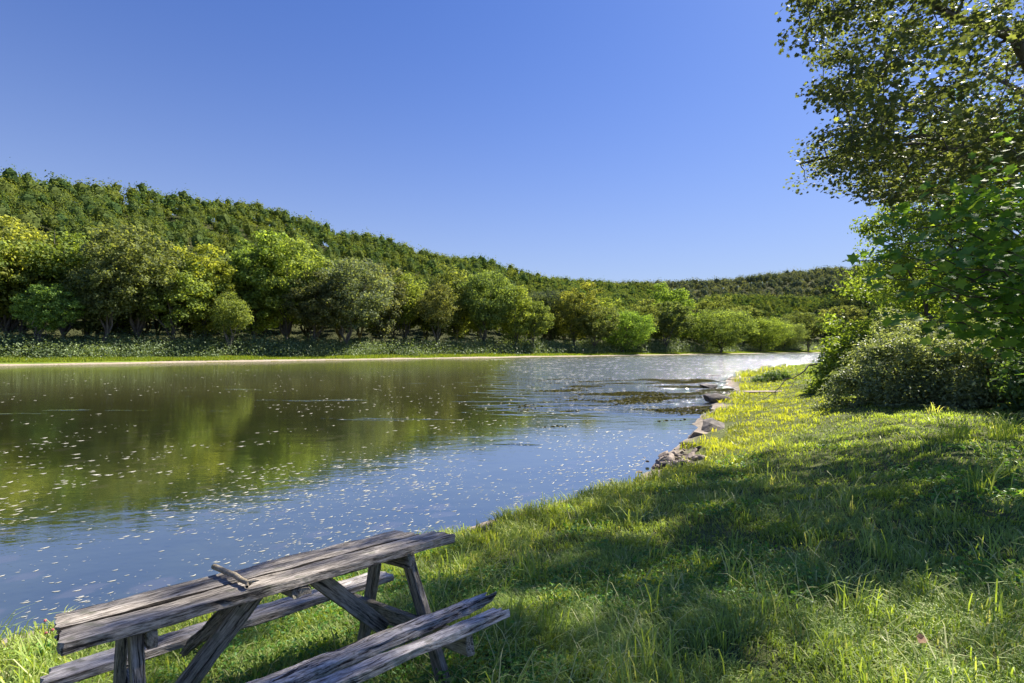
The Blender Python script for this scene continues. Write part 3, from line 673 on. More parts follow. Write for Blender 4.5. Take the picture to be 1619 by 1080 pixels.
def board(name, a, b, wid, thick, up=(0,0,1), mat=WOOD, parent=table, seed=0, rough=.006, endrag=.014, n=48, m=6, wfun=None, twist=0, edge=None):
    """a sawn board from a to b (table coordinates), its faces worn and its ends ragged"""
    g = np.random.default_rng(seed); a = np.array(a, float); b = np.array(b, float); L = np.linalg.norm(b-a)
    X = (b-a)/L; U = np.array(up, float); U -= X*(U@X); U /= np.linalg.norm(U); Yv = np.cross(U, X)
    # ring of the section, with rounded worn corners
    hw, ht = wid/2, thick/2; c = min(hw, ht)*.22
    ring = []
    for k in range(m+1): ring.append((-hw+c+(2*hw-2*c)*k/m, ht))
    ring += [(hw, ht-c), (hw, 0), (hw, -ht+c)]
    for k in range(m+1): ring.append((hw-c-(2*hw-2*c)*k/m, -ht))
    ring += [(-hw, -ht+c), (-hw, 0), (-hw, ht-c)]
    ring = np.array(ring); K = len(ring); V = np.zeros((n, K, 3))
    ph = g.uniform(0, 40)
    rag0 = (vnoise(ring[:, 0]*30+ph, ring[:, 1]*14+ph, seed)-.5)*2*endrag; rag1 = (vnoise(ring[:, 0]*30-ph, ring[:, 1]*14+ph+9, seed)-.5)*2*endrag
    groove = (vnoise(ring[:, 0]*55+ph, ring[:, 0]*0, seed+4)-.5)*rough*1.2
    for i in range(n):
        t = i/(n-1); xx = t*L; fr = max(0, 1-t*12); fe = max(0, 1-(1-t)*12)
        ww = 1 if wfun is None else wfun(t)
        dn = (vnoise(np.full(K, xx*7+ph), ring[:, 0]*26+ring[:, 1]*9, seed+1)-.5)*2*rough + (vnoise(np.full(K, xx*26), ring[:, 0]*60+ring[:, 1]*30, seed+2)-.5)*rough
        sgn = np.sign(ring[:, 1]); side = np.abs(ring[:, 1]) < ht-1e-6
        yy = ring[:, 0]*ww + np.where(side, dn*np.sign(ring[:, 0]), 0)*1.2
        zz = ring[:, 1] + np.where(~side, (dn+groove)*sgn, 0)
        px = xx + rag0*fr + rag1*fe
        tw = twist*(t-.5); ct, st = math.cos(tw), math.sin(tw)
        y2 = yy*ct-zz*st; z2 = yy*st+zz*ct
        V[i] = a + X*px[:, None] + Yv*y2[:, None] + U*z2[:, None]
    # local frame along x so that the grain runs with the board
    R = np.stack([X, Yv, U], 1); Vl = (V.reshape(-1, 3)-a)@R
    Q = [[i*K+k, (i+1)*K+k, (i+1)*K+(k+1)%K, i*K+(k+1)%K] for i in range(n-1) for k in range(K)]
    caps = []
    for e_, fl in ((0, 1), ((n-1), 0)):
        ids = [e_*K+k for k in range(K)]; caps.append(ids if fl else ids[::-1])
    o = mesh_np(name, Vl, [np.array(Q), np.array(caps)], mat, smooth=False, parent=parent)
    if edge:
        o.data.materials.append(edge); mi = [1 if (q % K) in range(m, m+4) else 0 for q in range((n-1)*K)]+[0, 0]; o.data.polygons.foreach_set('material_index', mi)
    o.matrix_parent_inverse = Matrix.Identity(4)
    o.matrix_basis = Matrix(((*R[0], a[0]), (*R[1], a[1]), (*R[2], a[2]), (0,0,0,1)))
    return o
T0 = 1.83/2
wave = lambda s, k=.06: (lambda t: 1-k*float(vnoise(t*9+s, s, 3)))
board('tabletop_board', (-T0,.187,-.026), (T0,.178,-.024), .24, .05, seed=1, wfun=wave(1,.025), endrag=.012, rough=.005)
board('tabletop_board', (-T0,-.148,-.030), (T0-.08,-.132,-.024), .335, .046, seed=3, wfun=lambda t: .94+.06*t-.018*float(vnoise(t*9, 3, 3)), endrag=.012, rough=.005, m=12, edge=GAP_SHADE)
board('far_seat_board', (-T0,-.655,-.352), (T0-.01,-.655,-.352), .125, .044, mat=WOOD2, seed=4, wfun=wave(4))
board('far_seat_board', (-T0-.03,-.525,-.350), (T0-.02,-.525,-.350), .125, .044, mat=WOOD2, seed=5, wfun=wave(5))
nearA = lambda t: .72+.28*min(1, (1-t)*2.2)-.1*float(vnoise(t*14, 3.3, 3))-.28*max(0, (t-.86)/.14)
board('broken_seat_board', (-T0-.06,.52,-.352), (T0+.005,.548,-.340), .145, .05, mat=WOOD2, seed=6, wfun=nearA, rough=.011, endrag=.07, twist=-.15)['label'] = 'rotten split inner seat board of the near bench'
board('broken_seat_board', (-T0-.02,.70,-.362), (T0-.065,.752,-.358), .115, .046, mat=WOOD2, seed=7, wfun=wave(7,.14), rough=.009, endrag=.05, twist=.2)['label'] = 'loose outer seat board of the near bench drifting away'
for s, uu in ((-1, -.655), (1, .62)):
    board('cleat', (uu-s*.024,-.30,-.078), (uu-s*.024,.30,-.078), .04, .085, mat=WOOD3, seed=10+s, n=14, rough=.003, endrag=.01)
    for v in (-1, 1):
        # foot length follows the slope of the bank
        top = np.array((uu+s*.02, v*.17, -.05)); bot = np.array((uu+s*.02, v*.52, -.80))
        Pw = TM @ Vector(bot); gd = hz(Pw.x, Pw.y); q = (Pw.z-(gd-.05)); bot = bot+(bot-top)/np.linalg.norm(bot-top)*q
        board('leg', top, bot, .092, .042, up=(1,0,0), mat=WOOD3, seed=20+s+2*v, n=20, rough=.003, endrag=.006)
    board('seat_bearer', (uu-s*.026,-.72,-.424), (uu-s*.026,.80,-.424), .042, .095, mat=WOOD3, seed=30+s, n=24, rough=.003, endrag=.015)
    board('brace', (s*.115-.06*(s<0),.10,-.06), (uu-s*.10,.07,-.46), .042, .088, up=(s*.6,0,.8), mat=WOOD3, seed=40+s, n=20, rough=.003, endrag=.01)
board('middle_cleat', (-.02,-.29,-.074), (-.02,.29,-.074), .09, .04, mat=WOOD3, seed=50, n=14, rough=.004, endrag=.02)
board('splintered_strut', (-.25,.12,-.06), (-.43,-.16,-.30), .075, .03, up=(.6,.3,.6), mat=WOOD3, seed=51, n=24, rough=.012, endrag=.09, wfun=lambda t: 1-.75*max(0, t-.45)/.55)['label'] = 'dark splintered strut hanging under the table'

# stick lying across the tabletop
g = np.random.default_rng(3)
def lw(u, v, c): return np.array(TM @ Vector((u, v, c)))
st = MB()
pp = [lw(-.255,-.36,.030), lw(-.25,-.25,.028), lw(-.247,-.12,.026), lw(-.247,0.02,.030), lw(-.25,.14,.024), lw(-.247,.25,.022)]
st.add(*tube(pp, [.015,.014,.014,.013,.012,.011], 8))
st.add(*tube([lw(-.247,.24,.022), lw(-.235,.27,.03), lw(-.215,.29,.033)], [.010,.006,.002], 6))
st.add(*tube([lw(-.247,.235,.022), lw(-.265,.28,.016)], [.010,.007], 6))
tag(st.build('stick', rough_mat('stick_bark', [(.3,(.2,.16,.10)),(.7,(.42,.36,.26))], 30, .6), smooth=True), 'short bare brown stick lying across the picnic tabletop', 'stick')

# ------------------------------------------------------------------ rocks on the waterline
def rock(name, x, y, z, sx, sy, sz, rz, seed, mat, label, cat='rock', group=None, tilt=0, sub=3):
    V, Fa = ico(sub); g = np.random.default_rng(seed)
    V = V.copy()
    for _ in range(14):                                   # planed off facets
        nrm = g.normal(size=3); nrm /= np.linalg.norm(nrm); lim = g.uniform(.42, .8); dd = V@nrm; m = dd > lim; V[m] -= np.outer(dd[m]-lim, nrm)
    V *= (1+.16*(vnoise(V[:, 0]*3+seed, V[:, 1]*3+V[:, 2]*2, seed)-.5))[:, None]
    V *= (sx, sy, sz)
    o = mesh_np(name, V, [Fa], mat, smooth=False); o.location = (x, y, z); o.rotation_euler = (tilt, tilt*.4, rz)
    return tag(o, label, cat, group)
def at(px, py, z=0):
    Y = F*(CZ-z)/(py-HY); return ((px-CX)/F*Y, Y)
x, y = at(1105, 688, .1); rock('rock', x, y, .06, .62, .5, .24, .6, 1, ROCK2, 'flat pale brown slab of the larger shore rock, lying nearest the water', tilt=.12, sub=4)
x, y = at(1130, 680, .15); rock('rock', x, y, .2, .95, .55, .36, .75, 2, ROCK, 'large dark layered rock ledge on the shore behind the pale slab', tilt=.1, sub=4)
x, y = at(1136, 633, .1); rock('rock', x, y, .18, 1.2, .7, .4, .7, 3, ROCK, 'second dark rock ledge farther up the grassy shore', tilt=.08, sub=4)
x, y = at(1122, 612, .05); rock('rock', x, y, .1, .9, .7, .3, .5, 4, ROCK, 'small dark boulder beside the pale sandy spit', sub=4)
x, y = at(1165, 600, .05); rock('rock', x, y, .0, 1.9, .8, .22, .4, 5, ROCK2, 'long pale flat stone at the tip of the grass', sub=4)
x, y = at(1125, 594, .05); rock('rock', x, y, -.05, 1.6, .4, .2, .4, 6, ROCK, 'low dark rock just breaking the rippled water', sub=3)
x, y = at(1205, 613, .55); rock('rock', x, y, hz(x, y)+.05, 1.5, .4, .14, .2, 8, ROCK2, 'pale narrow stone showing through the yellow grass', sub=3)
g = np.random.default_rng(9)
for i in range(120):
    px = 1066+g.normal()*19; py = 735+g.normal()*12
    if abs(py-735+(px-1066)*.35) > 24 or px < 1022 or px > 1112: continue
    x, y = at(px, py, .06); s = .035+.15*g.random()**1.6
    rock('shore_stone', x, y, max(hz(x, y), 0)+g.uniform(0, .10), s*g.uniform(.9, 1.9), s, s*g.uniform(.35, .7), g.uniform(0, 6), 200+i, ROCK2 if g.random() < .72 else ROCK,
         'small broken stone in the rubble heap at the water edge', 'stone', 'stones of the rubble heap at the water edge', tilt=g.uniform(-.9, .9), sub=2)
for i, (px, py, s) in enumerate([(1010,745,.06),(1018,758,.05),(1022,765,.04),(1055,735,.05),(965,757,.04),(1019,722,.03)]):
    x, y = at(px, py, .02); rock('shore_stone', x, y, .0, s*1.6, s, s*.5, i, 400+i, ROCK2, 'single wet stone lying in the shallows before the rubble heap', 'stone', 'stones in the shallows', sub=2)
# ------------------------------------------------------------------ floating flecks and river weed
def flecks():
    g = np.random.default_rng(31); n = 30000
    r = np.exp(g.uniform(math.log(4.8), math.log(75), n)); a = np.radians(g.uniform(-52, 26, n)); x, y = np.sin(a)*r, np.cos(a)*r
    d = shore_d(x, y); s, e = far_se(x, y); c = fbm(x*.45, y*.45, 91)*.6+fbm(x*.12, y*.12, 92)*.6
    m = (d < -.25) & (e < -4) & (g.random(n) < np.clip((c-.52)*3.2+.12, 0, 1)) & ~((x > 3) & (y > 17)) & (g.random(n) < np.clip(11/r, .25, 1)); x, y, r = x[m], y[m], r[m]; n = len(x)
    ph = np.linspace(0, 2*math.pi, 8)[:-1]; T = np.stack([np.cos(ph)*.5*(1+.4*np.sin(ph*3)), np.sin(ph)*.2*(1+.5*np.cos(ph*2+1)), .06*np.cos(ph*2)], 1)
    T = np.concatenate([T, [[0,0,.1]]]); TF = np.array([[7,i,(i+1)%7] for i in range(7)])
    q = rad(40)+g.normal(size=n)*.35; z0 = np.zeros(n)
    Rm = np.stack([np.stack([np.cos(q), np.sin(q), z0], 1), np.stack([-np.sin(q), np.cos(q), z0], 1), np.stack([z0, z0, z0+1], 1)], 2)
    sz = (.014+.062*g.random(n)**3.2)*np.clip(r/9, .9, 1.9)
    V, Fq = scatter(T, TF, np.stack([x, y, z0+.004], 1), Rm, np.stack([sz*1.35, sz*.9, sz*.4], 1))
    mt = rough_mat('fleck', [(.3,(.34,.33,.26)),(.7,(.58,.56,.5))], 3, .1, coord='Object')
    tag(mesh_np('floating_flecks', V, [Fq], mt), 'pale flecks of foam and fallen petals drifting on the calm water', 'debris', kind='stuff')
    m2 = 9000; Y2 = np.exp(g.uniform(math.log(20), math.log(230), m2)); X2 = Y2*g.uniform(-.25, .62, m2); nz2 = fbm(X2*.1, Y2*.1, 97)
    ok = (shore_d(X2, Y2) < -.5) & (far_se(X2, Y2)[1] < -3) & (X2+.06*Y2+(nz2-.5)*14 > 3) & (Y2 > 21) & (fbm(X2*.5, Y2*.35, 98) > .48); X2, Y2 = X2[ok], Y2[ok]; n2 = len(X2); zz0 = np.zeros(n2)
    q2 = g.normal(size=n2)*.3+.1; s2 = .05*Y2/20*g.uniform(.5, 1.6, n2)
    Rm2 = np.stack([np.stack([np.cos(q2), np.sin(q2), zz0], 1), np.stack([-np.sin(q2), np.cos(q2), zz0], 1), np.stack([zz0, zz0, zz0+1], 1)], 2)
    V2, F2 = scatter(T, TF, np.stack([X2, Y2, zz0+.01], 1), Rm2, np.stack([s2*2.2, s2*1.6, s2*.25], 1))  # white flecks stand for sun glitter on the riffle as well as foam
    tag(mesh_np('riffle_foam_glitter', V2, [F2], mt), 'white foam flecks and painted glitter over the riffle upstream', 'foam', kind='stuff')
    # trailing weed in the riffle
    n = 120000; x = g.uniform(-4, 17, n); y = g.uniform(17.5, 46, n); k = x/y*F+CX; py = HY+F*CZ/y
    nz = fbm((x*.9+y*.43)*.30, (-x*.43+y*.9)*.75, 95)
    band = np.exp(-((py-(612+ (1080-k)*.09+18))/30)**2)*sstep(800, 900, k)
    d = shore_d(x, y); m = (d < -.05) & (g.random(n) < np.clip((nz-.5)*5, 0, 1)*np.clip(band*1.6, 0, 1)) ; x, y = x[m], y[m]; n = len(x)
    q = rad(28)+g.normal(size=n)*.35; h = g.uniform(.01, .035, n); parts = []
    V = []; T = np.array([(-.5,-.06,-.3),(.5,-.03,-.2),(.35,.05,.7),(-.3,.07,1.)]); z0 = np.zeros(n)
    Rm = np.stack([np.stack([np.cos(q), np.sin(q), z0], 1), np.stack([-np.sin(q), np.cos(q), z0], 1), np.stack([z0, z0, z0+1], 1)], 2)
    L = g.uniform(.05, .2, n)
    V, Fq = scatter(T, np.array([[0,1,2,3]]), np.stack([x, y, z0], 1), Rm, np.stack([L, L, h], 1))
    if n: tag(mesh_np('river_weed', V, [Fq], WEED), 'dark olive water weed breaking the surface in the riffle', 'water weed', kind='stuff')
flecks()

# ------------------------------------------------------------------ near right bank: big tree, maple, shrubs
def shrub(name, cx, cy, rx, ry, h, ncl, lpc, leaf, lmat, label, cat, seed, template=oval_leaf, z=None, crad=.5, top=1.0, dome=1.0):
    g = np.random.default_rng(seed); z0 = hz(cx, cy) if z is None else z
    t = empty(name, (cx, cy, z0)); tag(t, label, cat)
    P = []
    while len(P) < ncl:
        v = g.normal(size=3); v /= np.linalg.norm(v); v[2] = abs(v[2]); r = g.uniform(.25, 1)**.4
        r *= 1+.22*math.sin(v[0]*5+seed)*math.cos(v[1]*4+seed*2)
        p = np.array((v[0]*rx*r, v[1]*ry*r, v[2]*(h-crad*.6)*r)); p[2] += float(height(np.array([cx+p[0]]), np.array([cy+p[1]]))[0])-z0
        P.append(p)
    P = np.array(P); w = MB()
    for p in P[::2]:
        b = np.array((p[0]*.35, p[1]*.35, -.1)); w.add(*tube(curve(b, p, 5, sag=.12, wob=.04, g=g), np.linspace(.025, .006, 5)*(1+h*.15), 4))
    w.build('stem', BARK, t, smooth=True)
    T, TF = template(); n = ncl*lpc; ci = np.repeat(np.arange(ncl), lpc)
    v = g.normal(size=(n, 3)); v /= np.linalg.norm(v, axis=1, keepdims=True)
    cr = crad*g.uniform(.6, 1.3, ncl)
    pos = P[ci]+v*(cr[ci]*g.uniform(.15, 1, n)**.6)[:, None]*np.array((1.1,1.1,.85))
    gz_ = height(cx+pos[:, 0], cy+pos[:, 1])-z0; pos[:, 2] = np.maximum(pos[:, 2], gz_+.02+.1*g.random(n))
    V, Fq = scatter(T, TF, pos, frames(v*.5+g.normal(size=(n, 3))*.5+np.array((0,0,.6)), g), leaf*g.uniform(.6, 1.3, n))
    r = np.clip(g.normal(.42, .22, n)+(g.random(ncl)[ci]-.5)*.3, 0, 1)
    mesh_np('foliage', V, [Fq], lmat, {'r': np.repeat(r, len(TF))}, parent=t)
    return t
shrub('vine_shrub', 11.7, 15.4, 1.95, 1.7, 2.7, 130, 190, .10, LEAF_VINE, 'dark rounded shrub smothered in small-leaved vines at the lawn edge', 'shrub', 61, crad=.42)
shrub('vine_shrub', 12.9, 13.6, 1.7, 1.6, 2.6, 80, 170, .10, LEAF_VINE, 'lower dark vine tangle right of the rounded shrub, under the maple', 'shrub', 62, crad=.42)
shrub('leafy_shrub', 15.2, 21.8, 2.0, 2.0, 3.7, 95, 130, .17, LEAF_LIGHT, 'bright yellow-green shrub behind the vine shrub where bank meets river', 'shrub', 63, crad=.55)
shrub('leafy_shrub', 17.4, 19.6, 2.3, 2.0, 4.2, 90, 130, .16, LEAF_LIGHT, 'pale green shrub rising between the vine shrub and the trees', 'shrub', 64, crad=.55)
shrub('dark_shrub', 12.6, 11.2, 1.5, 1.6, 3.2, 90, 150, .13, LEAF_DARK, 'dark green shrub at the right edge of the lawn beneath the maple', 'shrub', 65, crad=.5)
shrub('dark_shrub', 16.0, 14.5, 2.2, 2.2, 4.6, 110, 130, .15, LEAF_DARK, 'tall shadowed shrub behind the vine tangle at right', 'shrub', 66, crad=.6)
shrub('low_weed_bush', 18.6, 36.5, 1.3, 1.0, .9, 30, 80, .14, LEAF_DARK, 'small dark weedy bush in the yellow grass near the shore tip', 'bush', 67, crad=.3)

def near_tree(name, x, y, label, seed, lmat, **k):
    t = tree(name, seed, label, 'tree', bark=BARK, lmat=lmat, **k); t.location = (x, y, hz(x, y)-.1); return t
near_tree('broadleaf_tree', 23, 27, 'pale sunlit tree standing behind the maple on the near bank', 71, LEAF_LIGHT, H=11.5, R=4.3, base=.12, ncl=130, lpc=130, leaf=.2, forks=6, clr=.2, template=oval_leaf)
near_tree('broadleaf_tree', 27.5, 27.5, 'tall dull green tree behind the pale sunlit tree at right', 72, LEAF_DARK, H=15, R=5.5, base=.12, ncl=130, lpc=120, leaf=.24, forks=6, clr=.2, template=oval_leaf)
near_tree('broadleaf_tree', 33, 40, 'tree farther along the near bank hidden partly by the shrubs', 73, LEAF_LIGHT, H=9, R=5.5, base=.05, ncl=110, lpc=100, leaf=.32, forks=6, clr=.22)
# the big tree at the right edge: its trunk stands just outside the picture, its limbs reach over the lawn
def big_tree():
    g = np.random.default_rng(81)
    bx, by = 13.6, 10.4; bz = hz(bx, by)
    t = empty('shade_tree', (bx, by, bz)); tag(t, 'big shady maple whose dark leafy limbs overhang the top right corner', 'tree')
    base = np.array((bx, by, bz))
    w = MB(); trunk = curve((0,0,-.4), (-.4,.2,6.0), 8, wob=.012, g=g); w.add(*tube(trunk, np.linspace(.46, .3, 8), 12))
    ends = [((-1.0,.3,4.8),(-6.2,-.6,5.3),.12,.05), ((-.6,.2,5.6),(-6.8,.1,9.4),.17,.04), ((-.5,.2,5.9),(-5.0,1.0,13.0),.2,.0), ((-.4,.2,5.9),(0,0,15),.24,0), ((-.4,.2,5.5),(4.5,-2,11),.2,0),
            ((-.4,.2,5.2),(-4.5,-3.5,8.0),.17,.03), ((-.4,.2,5.0),(-5.5,4.0,6.6),.17,.05), ((-.4,.2,5.4),(1,5.5,10),.18,0), ((-.4,.2,5.4),(1,-5.5,10),.18,0), ((-.8,.2,5.0),(-5.6,2.6,6.8),.11,.06)]
    nodes = []
    for a, b, r0, sg in ends:
        p = curve(a, b, 12, sag=sg, wob=.012, g=g); rd = np.linspace(r0, .025, 12); w.add(*tube(p, rd, 8))
        for i in range(2, 12): nodes.append((p[i], rd[i]))
    NP = np.array([q[0] for q in nodes]); NR_ = np.array([q[1] for q in nodes])
    # clumps: anywhere in the crown, thinner near the lower limbs
    P = []; tries = 0
    while len(P) < 400 and tries < 120000:
        tries += 1
        q = np.array((g.uniform(-9.2, 6.5), g.uniform(-5.5, 5.5), g.uniform(2.4, 16)))
        wx, wy, wz = base+q
        f = (abs(q[0]+1.2)/8.0)**3.2+(abs(q[1]-1.2)/7.8)**2.6+(abs(q[2]-9.2)/6.9)**3.0
        if f > 1: continue
        px, py = CX+F*wx/wy, HY-F*(wz-CZ)/wy
        if f < .2 and g.random() < .5: continue
        if px > 1660 and g.random() < .6: continue
        if (py < -40 or px > 1660) and g.random() < .75: continue
        if px < 1650 and py > np.interp(px, [1230,1290,1350,1430,1619], [255,290,300,325,300]): continue
        if px < np.interp(py, [0,60,110,140,180,230,260,320], [1245,1238,1300,1262,1330,1300,1255,1300])+28: continue
        if P and np.min(np.linalg.norm(np.array(P)-q, axis=1)) < .42: continue
        P.append(q)
    for q in [n_[0] for n_ in nodes if n_[0][0] < -2.6 and n_[1] < .085 and n_[0][2] < 10.5]:
        for _ in range(3):
            c_ = q+g.normal(size=3)*np.array((.42,.5,.28)); w_ = base+c_
            if CX+F*w_[0]/w_[1] > 1262: P.append(c_)
    k_ = 0
    while k_ < 150:
        q = np.array((g.uniform(-8.8, -4.2), g.uniform(-4.5, 5), g.uniform(3.2, 11.5))); wx, wy, wz = base+q; px, py = CX+F*wx/wy, HY-F*(wz-CZ)/wy
        lim = np.interp(py, [-300,0,60,110,140,180,230,260,320], [1240,1245,1238,1300,1262,1330,1300,1255,1300])
        if px < lim+20 or px > 1560 or py > np.interp(px, [1230,1290,1350,1430,1619], [250,285,300,325,300]): continue
        P.append(q); k_ += 1
    P = np.array(P)
    branch_out(P[np.argsort(np.min(np.linalg.norm(P[:, None]-NP[None], axis=2), axis=1))], NP, NR_, w, g, .05, .007, 5)
    w.build('trunk', BARK, t, smooth=True)
    T, TF = lobed_leaf(); lpc = 74; n = len(P)*lpc; ci = np.repeat(np.arange(len(P)), lpc)
    v = g.normal(size=(n, 3)); v /= np.linalg.norm(v, axis=1, keepdims=True); cr = g.uniform(.28, .6, len(P))
    pos = P[ci]+v*(cr[ci]*g.uniform(.05, 1, n)**.55)[:, None]*np.array((1.1,1.1,.6))
    V, Fq = scatter(T, TF, pos, frames(v*.3+g.normal(size=(n, 3))*.5+np.array((0,0,.8)), g), .092*g.uniform(.6, 1.3, n))
    r = np.clip(g.normal(.42, .22, n)+(g.random(len(P))[ci]-.5)*.4, 0, 1)
    mesh_np('crown', V, [Fq], LEAF_TREE, {'r': np.repeat(r, len(TF))}, parent=t)
big_tree()
def young_maple():
    g = np.random.default_rng(91); bx, by = 7.0, 5.9; bz = hz(bx, by)
    t = empty('young_maple', (bx, by, bz)); tag(t, 'young maple with big dark green lobed leaves reaching in from the right edge', 'tree')
    w = MB(); w.add(*tube(curve((0,0,-.3), (-.1,.1,4.6), 8, wob=.015, g=g), np.linspace(.07, .025, 8), 8))
    LV = []; 
    def pt(px, py, Y): return np.array(((px-CX)/F*Y-bx, Y-by, CZ-(py-HY)/F*Y-bz))
    tips = []
    outline = [(1352,412,5.9),(1380,375,5.9),(1378,440,5.8),(1410,350,6.1),(1400,400,5.6),(1430,330,6.2),(1440,470,5.8),(1450,420,5.4),(1470,380,6.0),(1475,510,6.0),(1490,340,6.3),(1500,450,5.6),(1520,300,6.1),(1530,400,5.4),(1540,500,5.9),
               (1555,260,6.0),(1570,350,5.6),(1575,450,5.3),(1590,230,5.8),(1600,300,5.5),(1600,400,5.2),(1605,520,5.6),(1615,560,5.9),(1640,250,5.6),(1640,340,5.2),(1650,450,5.2),(1640,520,5.6),(1560,545,6.1),(1500,300,6.4),(1545,330,5.9),(1460,300,6.5),(1425,505,6.2),
               (1520,460,6.3),(1480,430,6.4),(1570,480,6.4),(1585,370,6.4),(1610,440,6.3),(1540,370,6.6)]
    for px, py, Y in outline:
        e = pt(px, py, Y); h = np.clip(e[2]*.75-.2, .5, 4.2); a = np.array((-.05, .05, h))
        p = curve(a, e, 9, sag=.05, wob=.02, g=g); w.add(*tube(p, np.linspace(.018, .004, 9), 5))
        L = np.linalg.norm(e-a)
        for i in range(3, 9):
            for k in range(7 if i < 8 else 5):
                tips.append(p[i]+g.normal(size=3)*np.array((.17,.17,.11))*(1 if i < 8 else .5))
    w.build('trunk', BARK, t, smooth=True)
    pos = np.array(tips); n = len(pos); T, TF = lobed_leaf()
    nr = g.normal(size=(n, 3))*.42+np.array((-.25,-.25,.85))
    V, Fq = scatter(T, TF, pos, frames(nr, g), .15*g.uniform(.55, 1.2, n))
    mesh_np('crown', V, [Fq], LEAF_MAPLE, {'r': np.repeat(np.clip(g.normal(.42, .25, n), 0, 1), len(TF))}, parent=t)
young_maple()

# driftwood at the shrub foot, dead leaf in the lawn, pink flowers by the table
db = MB(); g = np.random.default_rng(4)
a = np.array((*at(1292, 583, .8), hz(*at(1292, 583, .8))+.9)); b = np.array((*at(1195, 606, .4), .5)); a[1] = 22; a[0] = (1292-CX)/F*22; a[2] = CZ-(583-HY)/F*22+.2
b[1] = 21.5; b[0] = (1205-CX)/F*21.5; b[2] = hz(b[0], b[1])+.12
db.add(*tube(curve(a, b, 8, sag=.05, wob=.02, g=g), np.linspace(.035, .010, 8), 6))
for k in range(5):
    s0 = a+(b-a)*(.25+.13*k); db.add(*tube(curve(s0, s0+g.normal(size=3)*np.array((.4,.2,.35)), 4, wob=.05, g=g), [.015,.011,.008,.005], 5))
tag(db.build('dead_branch', BARK, smooth=True), 'bare dead branch poking out of the yellow-green shrub over the grass', 'branch')
x, y = 1.62, 2.07; x = (1457-CX)/F*2.75; y = 2.75
V = np.array([(-.5,0,0),(-.25,-.3,.12),(.1,-.34,.16),(.5,-.05,.05),(.3,.25,.2),(-.1,.32,.1),(0,0,-.04)])*.075
o = mesh_np('fallen_leaf', V, [np.array([[6,i,(i+1)%6] for i in range(6)])], rough_mat('dead_leaf', [(.3,(.13,.075,.045)),(.7,(.27,.17,.11))], 30, .3)); o.location = (x, y, hz(x, y)+.085); o.rotation_euler = (.3,-.2,.6)
tag(o, 'curled brown dead leaf lying in the lawn at lower right', 'leaf')
fl = empty('pink_flower', (0,0,0)); x0, y0 = -3.62, 4.0; z0 = hz(x0, y0); fl.location = (x0, y0, z0)
fl.scale = (.62, .62, .62)
tag(fl, 'thin wild plant with pink flower heads at the left shore behind the table', 'flower')
g = np.random.default_rng(12); PINK = rough_mat('pink_petal', [(.3,(.6,.16,.2)),(.7,(.8,.32,.36))], 20, .1)
for k in range(5):
    tpt = np.array((g.normal()*.12, g.normal()*.06, .40+g.uniform(-.14, .1))); sm = MB(); pm = MB()
    sm.add(*tube(curve((g.normal()*.02, 0, -.02), tpt, 5, wob=.03, g=g), [.005,.004,.003,.002,.002], 4))
    T, TF = oval_leaf(); n = 26; v = g.normal(size=(n, 3)); v /= np.linalg.norm(v, axis=1, keepdims=True); Vv, Ff = scatter(T, TF, tpt+v*.012, frames(v, g), np.full(n, .026)); pm.add(Vv, Ff)
    so_ = sm.build('stem', CLOVER, fl); pm.build('flower_head', PINK, so_)

# ------------------------------------------------------------------ light, air, camera
sc = bpy.context.scene
SKY_K, SKY_TINT = .10, (.375, .52, .89)
HZ_P, HZ_F, HZ_C = 4.2, .9, (3.0, 3.45, 3.95)
w = bpy.data.worlds.new('World'); sc.world = w; w.use_nodes = True; nt = w.node_tree
sky = nt.nodes.new('ShaderNodeTexSky'); sky.sky_type = 'NISHITA'; sky.sun_disc = False
sky.sun_elevation = rad(SUN_EL); sky.sun_rotation = rad(SUN_AZ); sky.air_density = 1.0; sky.dust_density = .6; sky.ozone_density = 3.0; sky.altitude = 100
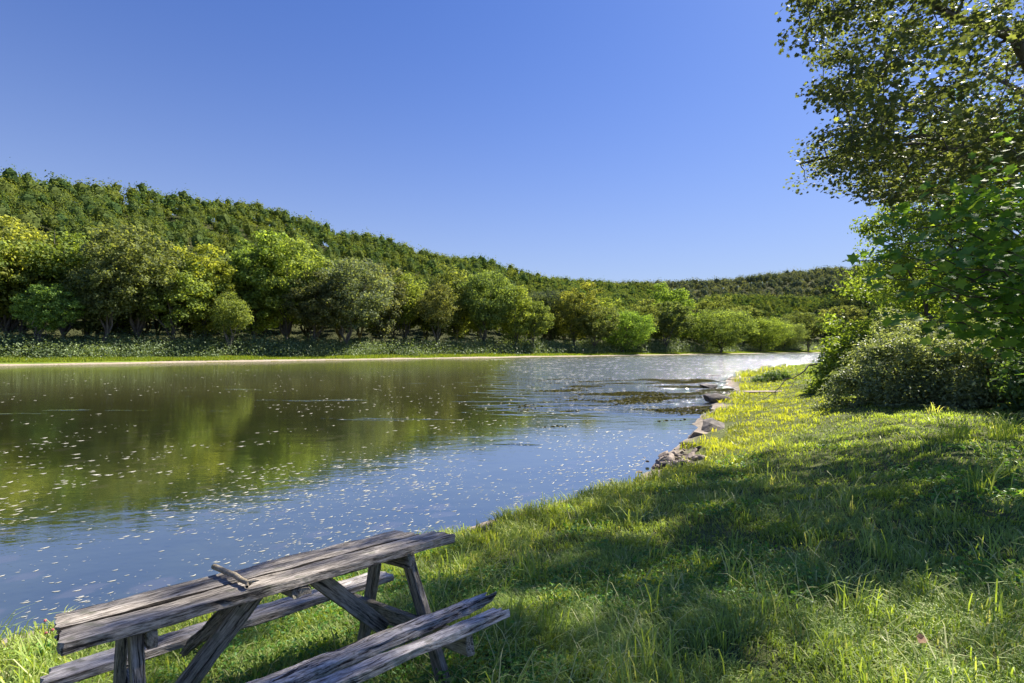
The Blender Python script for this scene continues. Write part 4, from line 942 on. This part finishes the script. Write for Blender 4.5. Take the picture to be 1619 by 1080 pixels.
# a clear sky of limited contrast: c / (1 + k lum), tinted
bw = nt.nodes.new('ShaderNodeRGBToBW'); nt.links.new(sky.outputs[0], bw.inputs[0])
den = math_n(nt, 'DIVIDE', 1.0, math_n(nt, 'MULTIPLY_ADD', bw.outputs[0], SKY_K, 1.0))
sv = nt.nodes.new('ShaderNodeVectorMath'); sv.operation = 'SCALE'; nt.links.new(sky.outputs[0], sv.inputs[0]); nt.links.new(den, sv.inputs['Scale'])
tint = mixc(nt, 1.0, sv.outputs[0], SKY_TINT, 'MULTIPLY')
# pale summer haze low in the sky
wz = nt.nodes.new('ShaderNodeSeparateXYZ'); wt = nt.nodes.new('ShaderNodeTexCoord'); nt.links.new(wt.outputs['Generated'], wz.inputs[0])
low = math_n(nt, 'MULTIPLY', math_n(nt, 'POWER', math_n(nt, 'SUBTRACT', 1.0, math_n(nt, 'ABSOLUTE', wz.outputs[2]), clamp=True), HZ_P), HZ_F)
skyc = mixc(nt, low, tint, HZ_C)
bg = nt.nodes['Background']; bg.inputs[1].default_value = .0565; nt.links.new(skyc, bg.inputs[0])
sl = bpy.data.lights.new('sun', 'SUN'); sl.energy = 3.4; sl.angle = rad(.6); sl.color = (1, .93, .80)
so = bpy.data.objects.new('sun', sl); C.objects.link(so)
dirv = Vector((math.sin(rad(SUN_AZ))*math.cos(rad(SUN_EL)), math.cos(rad(SUN_AZ))*math.cos(rad(SUN_EL)), math.sin(rad(SUN_EL))))
so.rotation_euler = dirv.to_track_quat('Z', 'Y').to_euler(); so.location = dirv*60
cam = bpy.data.cameras.new('camera'); co = bpy.data.objects.new('camera', cam); C.objects.link(co)
co.location = (0, 0, CZ); co.rotation_euler = (rad(90), 0, 0); cam.sensor_width = 36; cam.lens = 36*F/1619; cam.shift_y = 11/1619; cam.clip_start = .05; cam.clip_end = 8000
sc.camera = co
vs = sc.view_settings; vs.view_transform = 'Standard'; vs.look = 'None'; vs.exposure = 1.95; vs.gamma = 1; vs.use_curve_mapping = False
cy = sc.cycles; cy.max_bounces = 6; cy.diffuse_bounces = 4; cy.glossy_bounces = 3; cy.transmission_bounces = 4; cy.transparent_max_bounces = 8
cy.use_denoising = True; cy.sample_clamp_indirect = 6; cy.caustics_reflective = False; cy.caustics_refractive = False
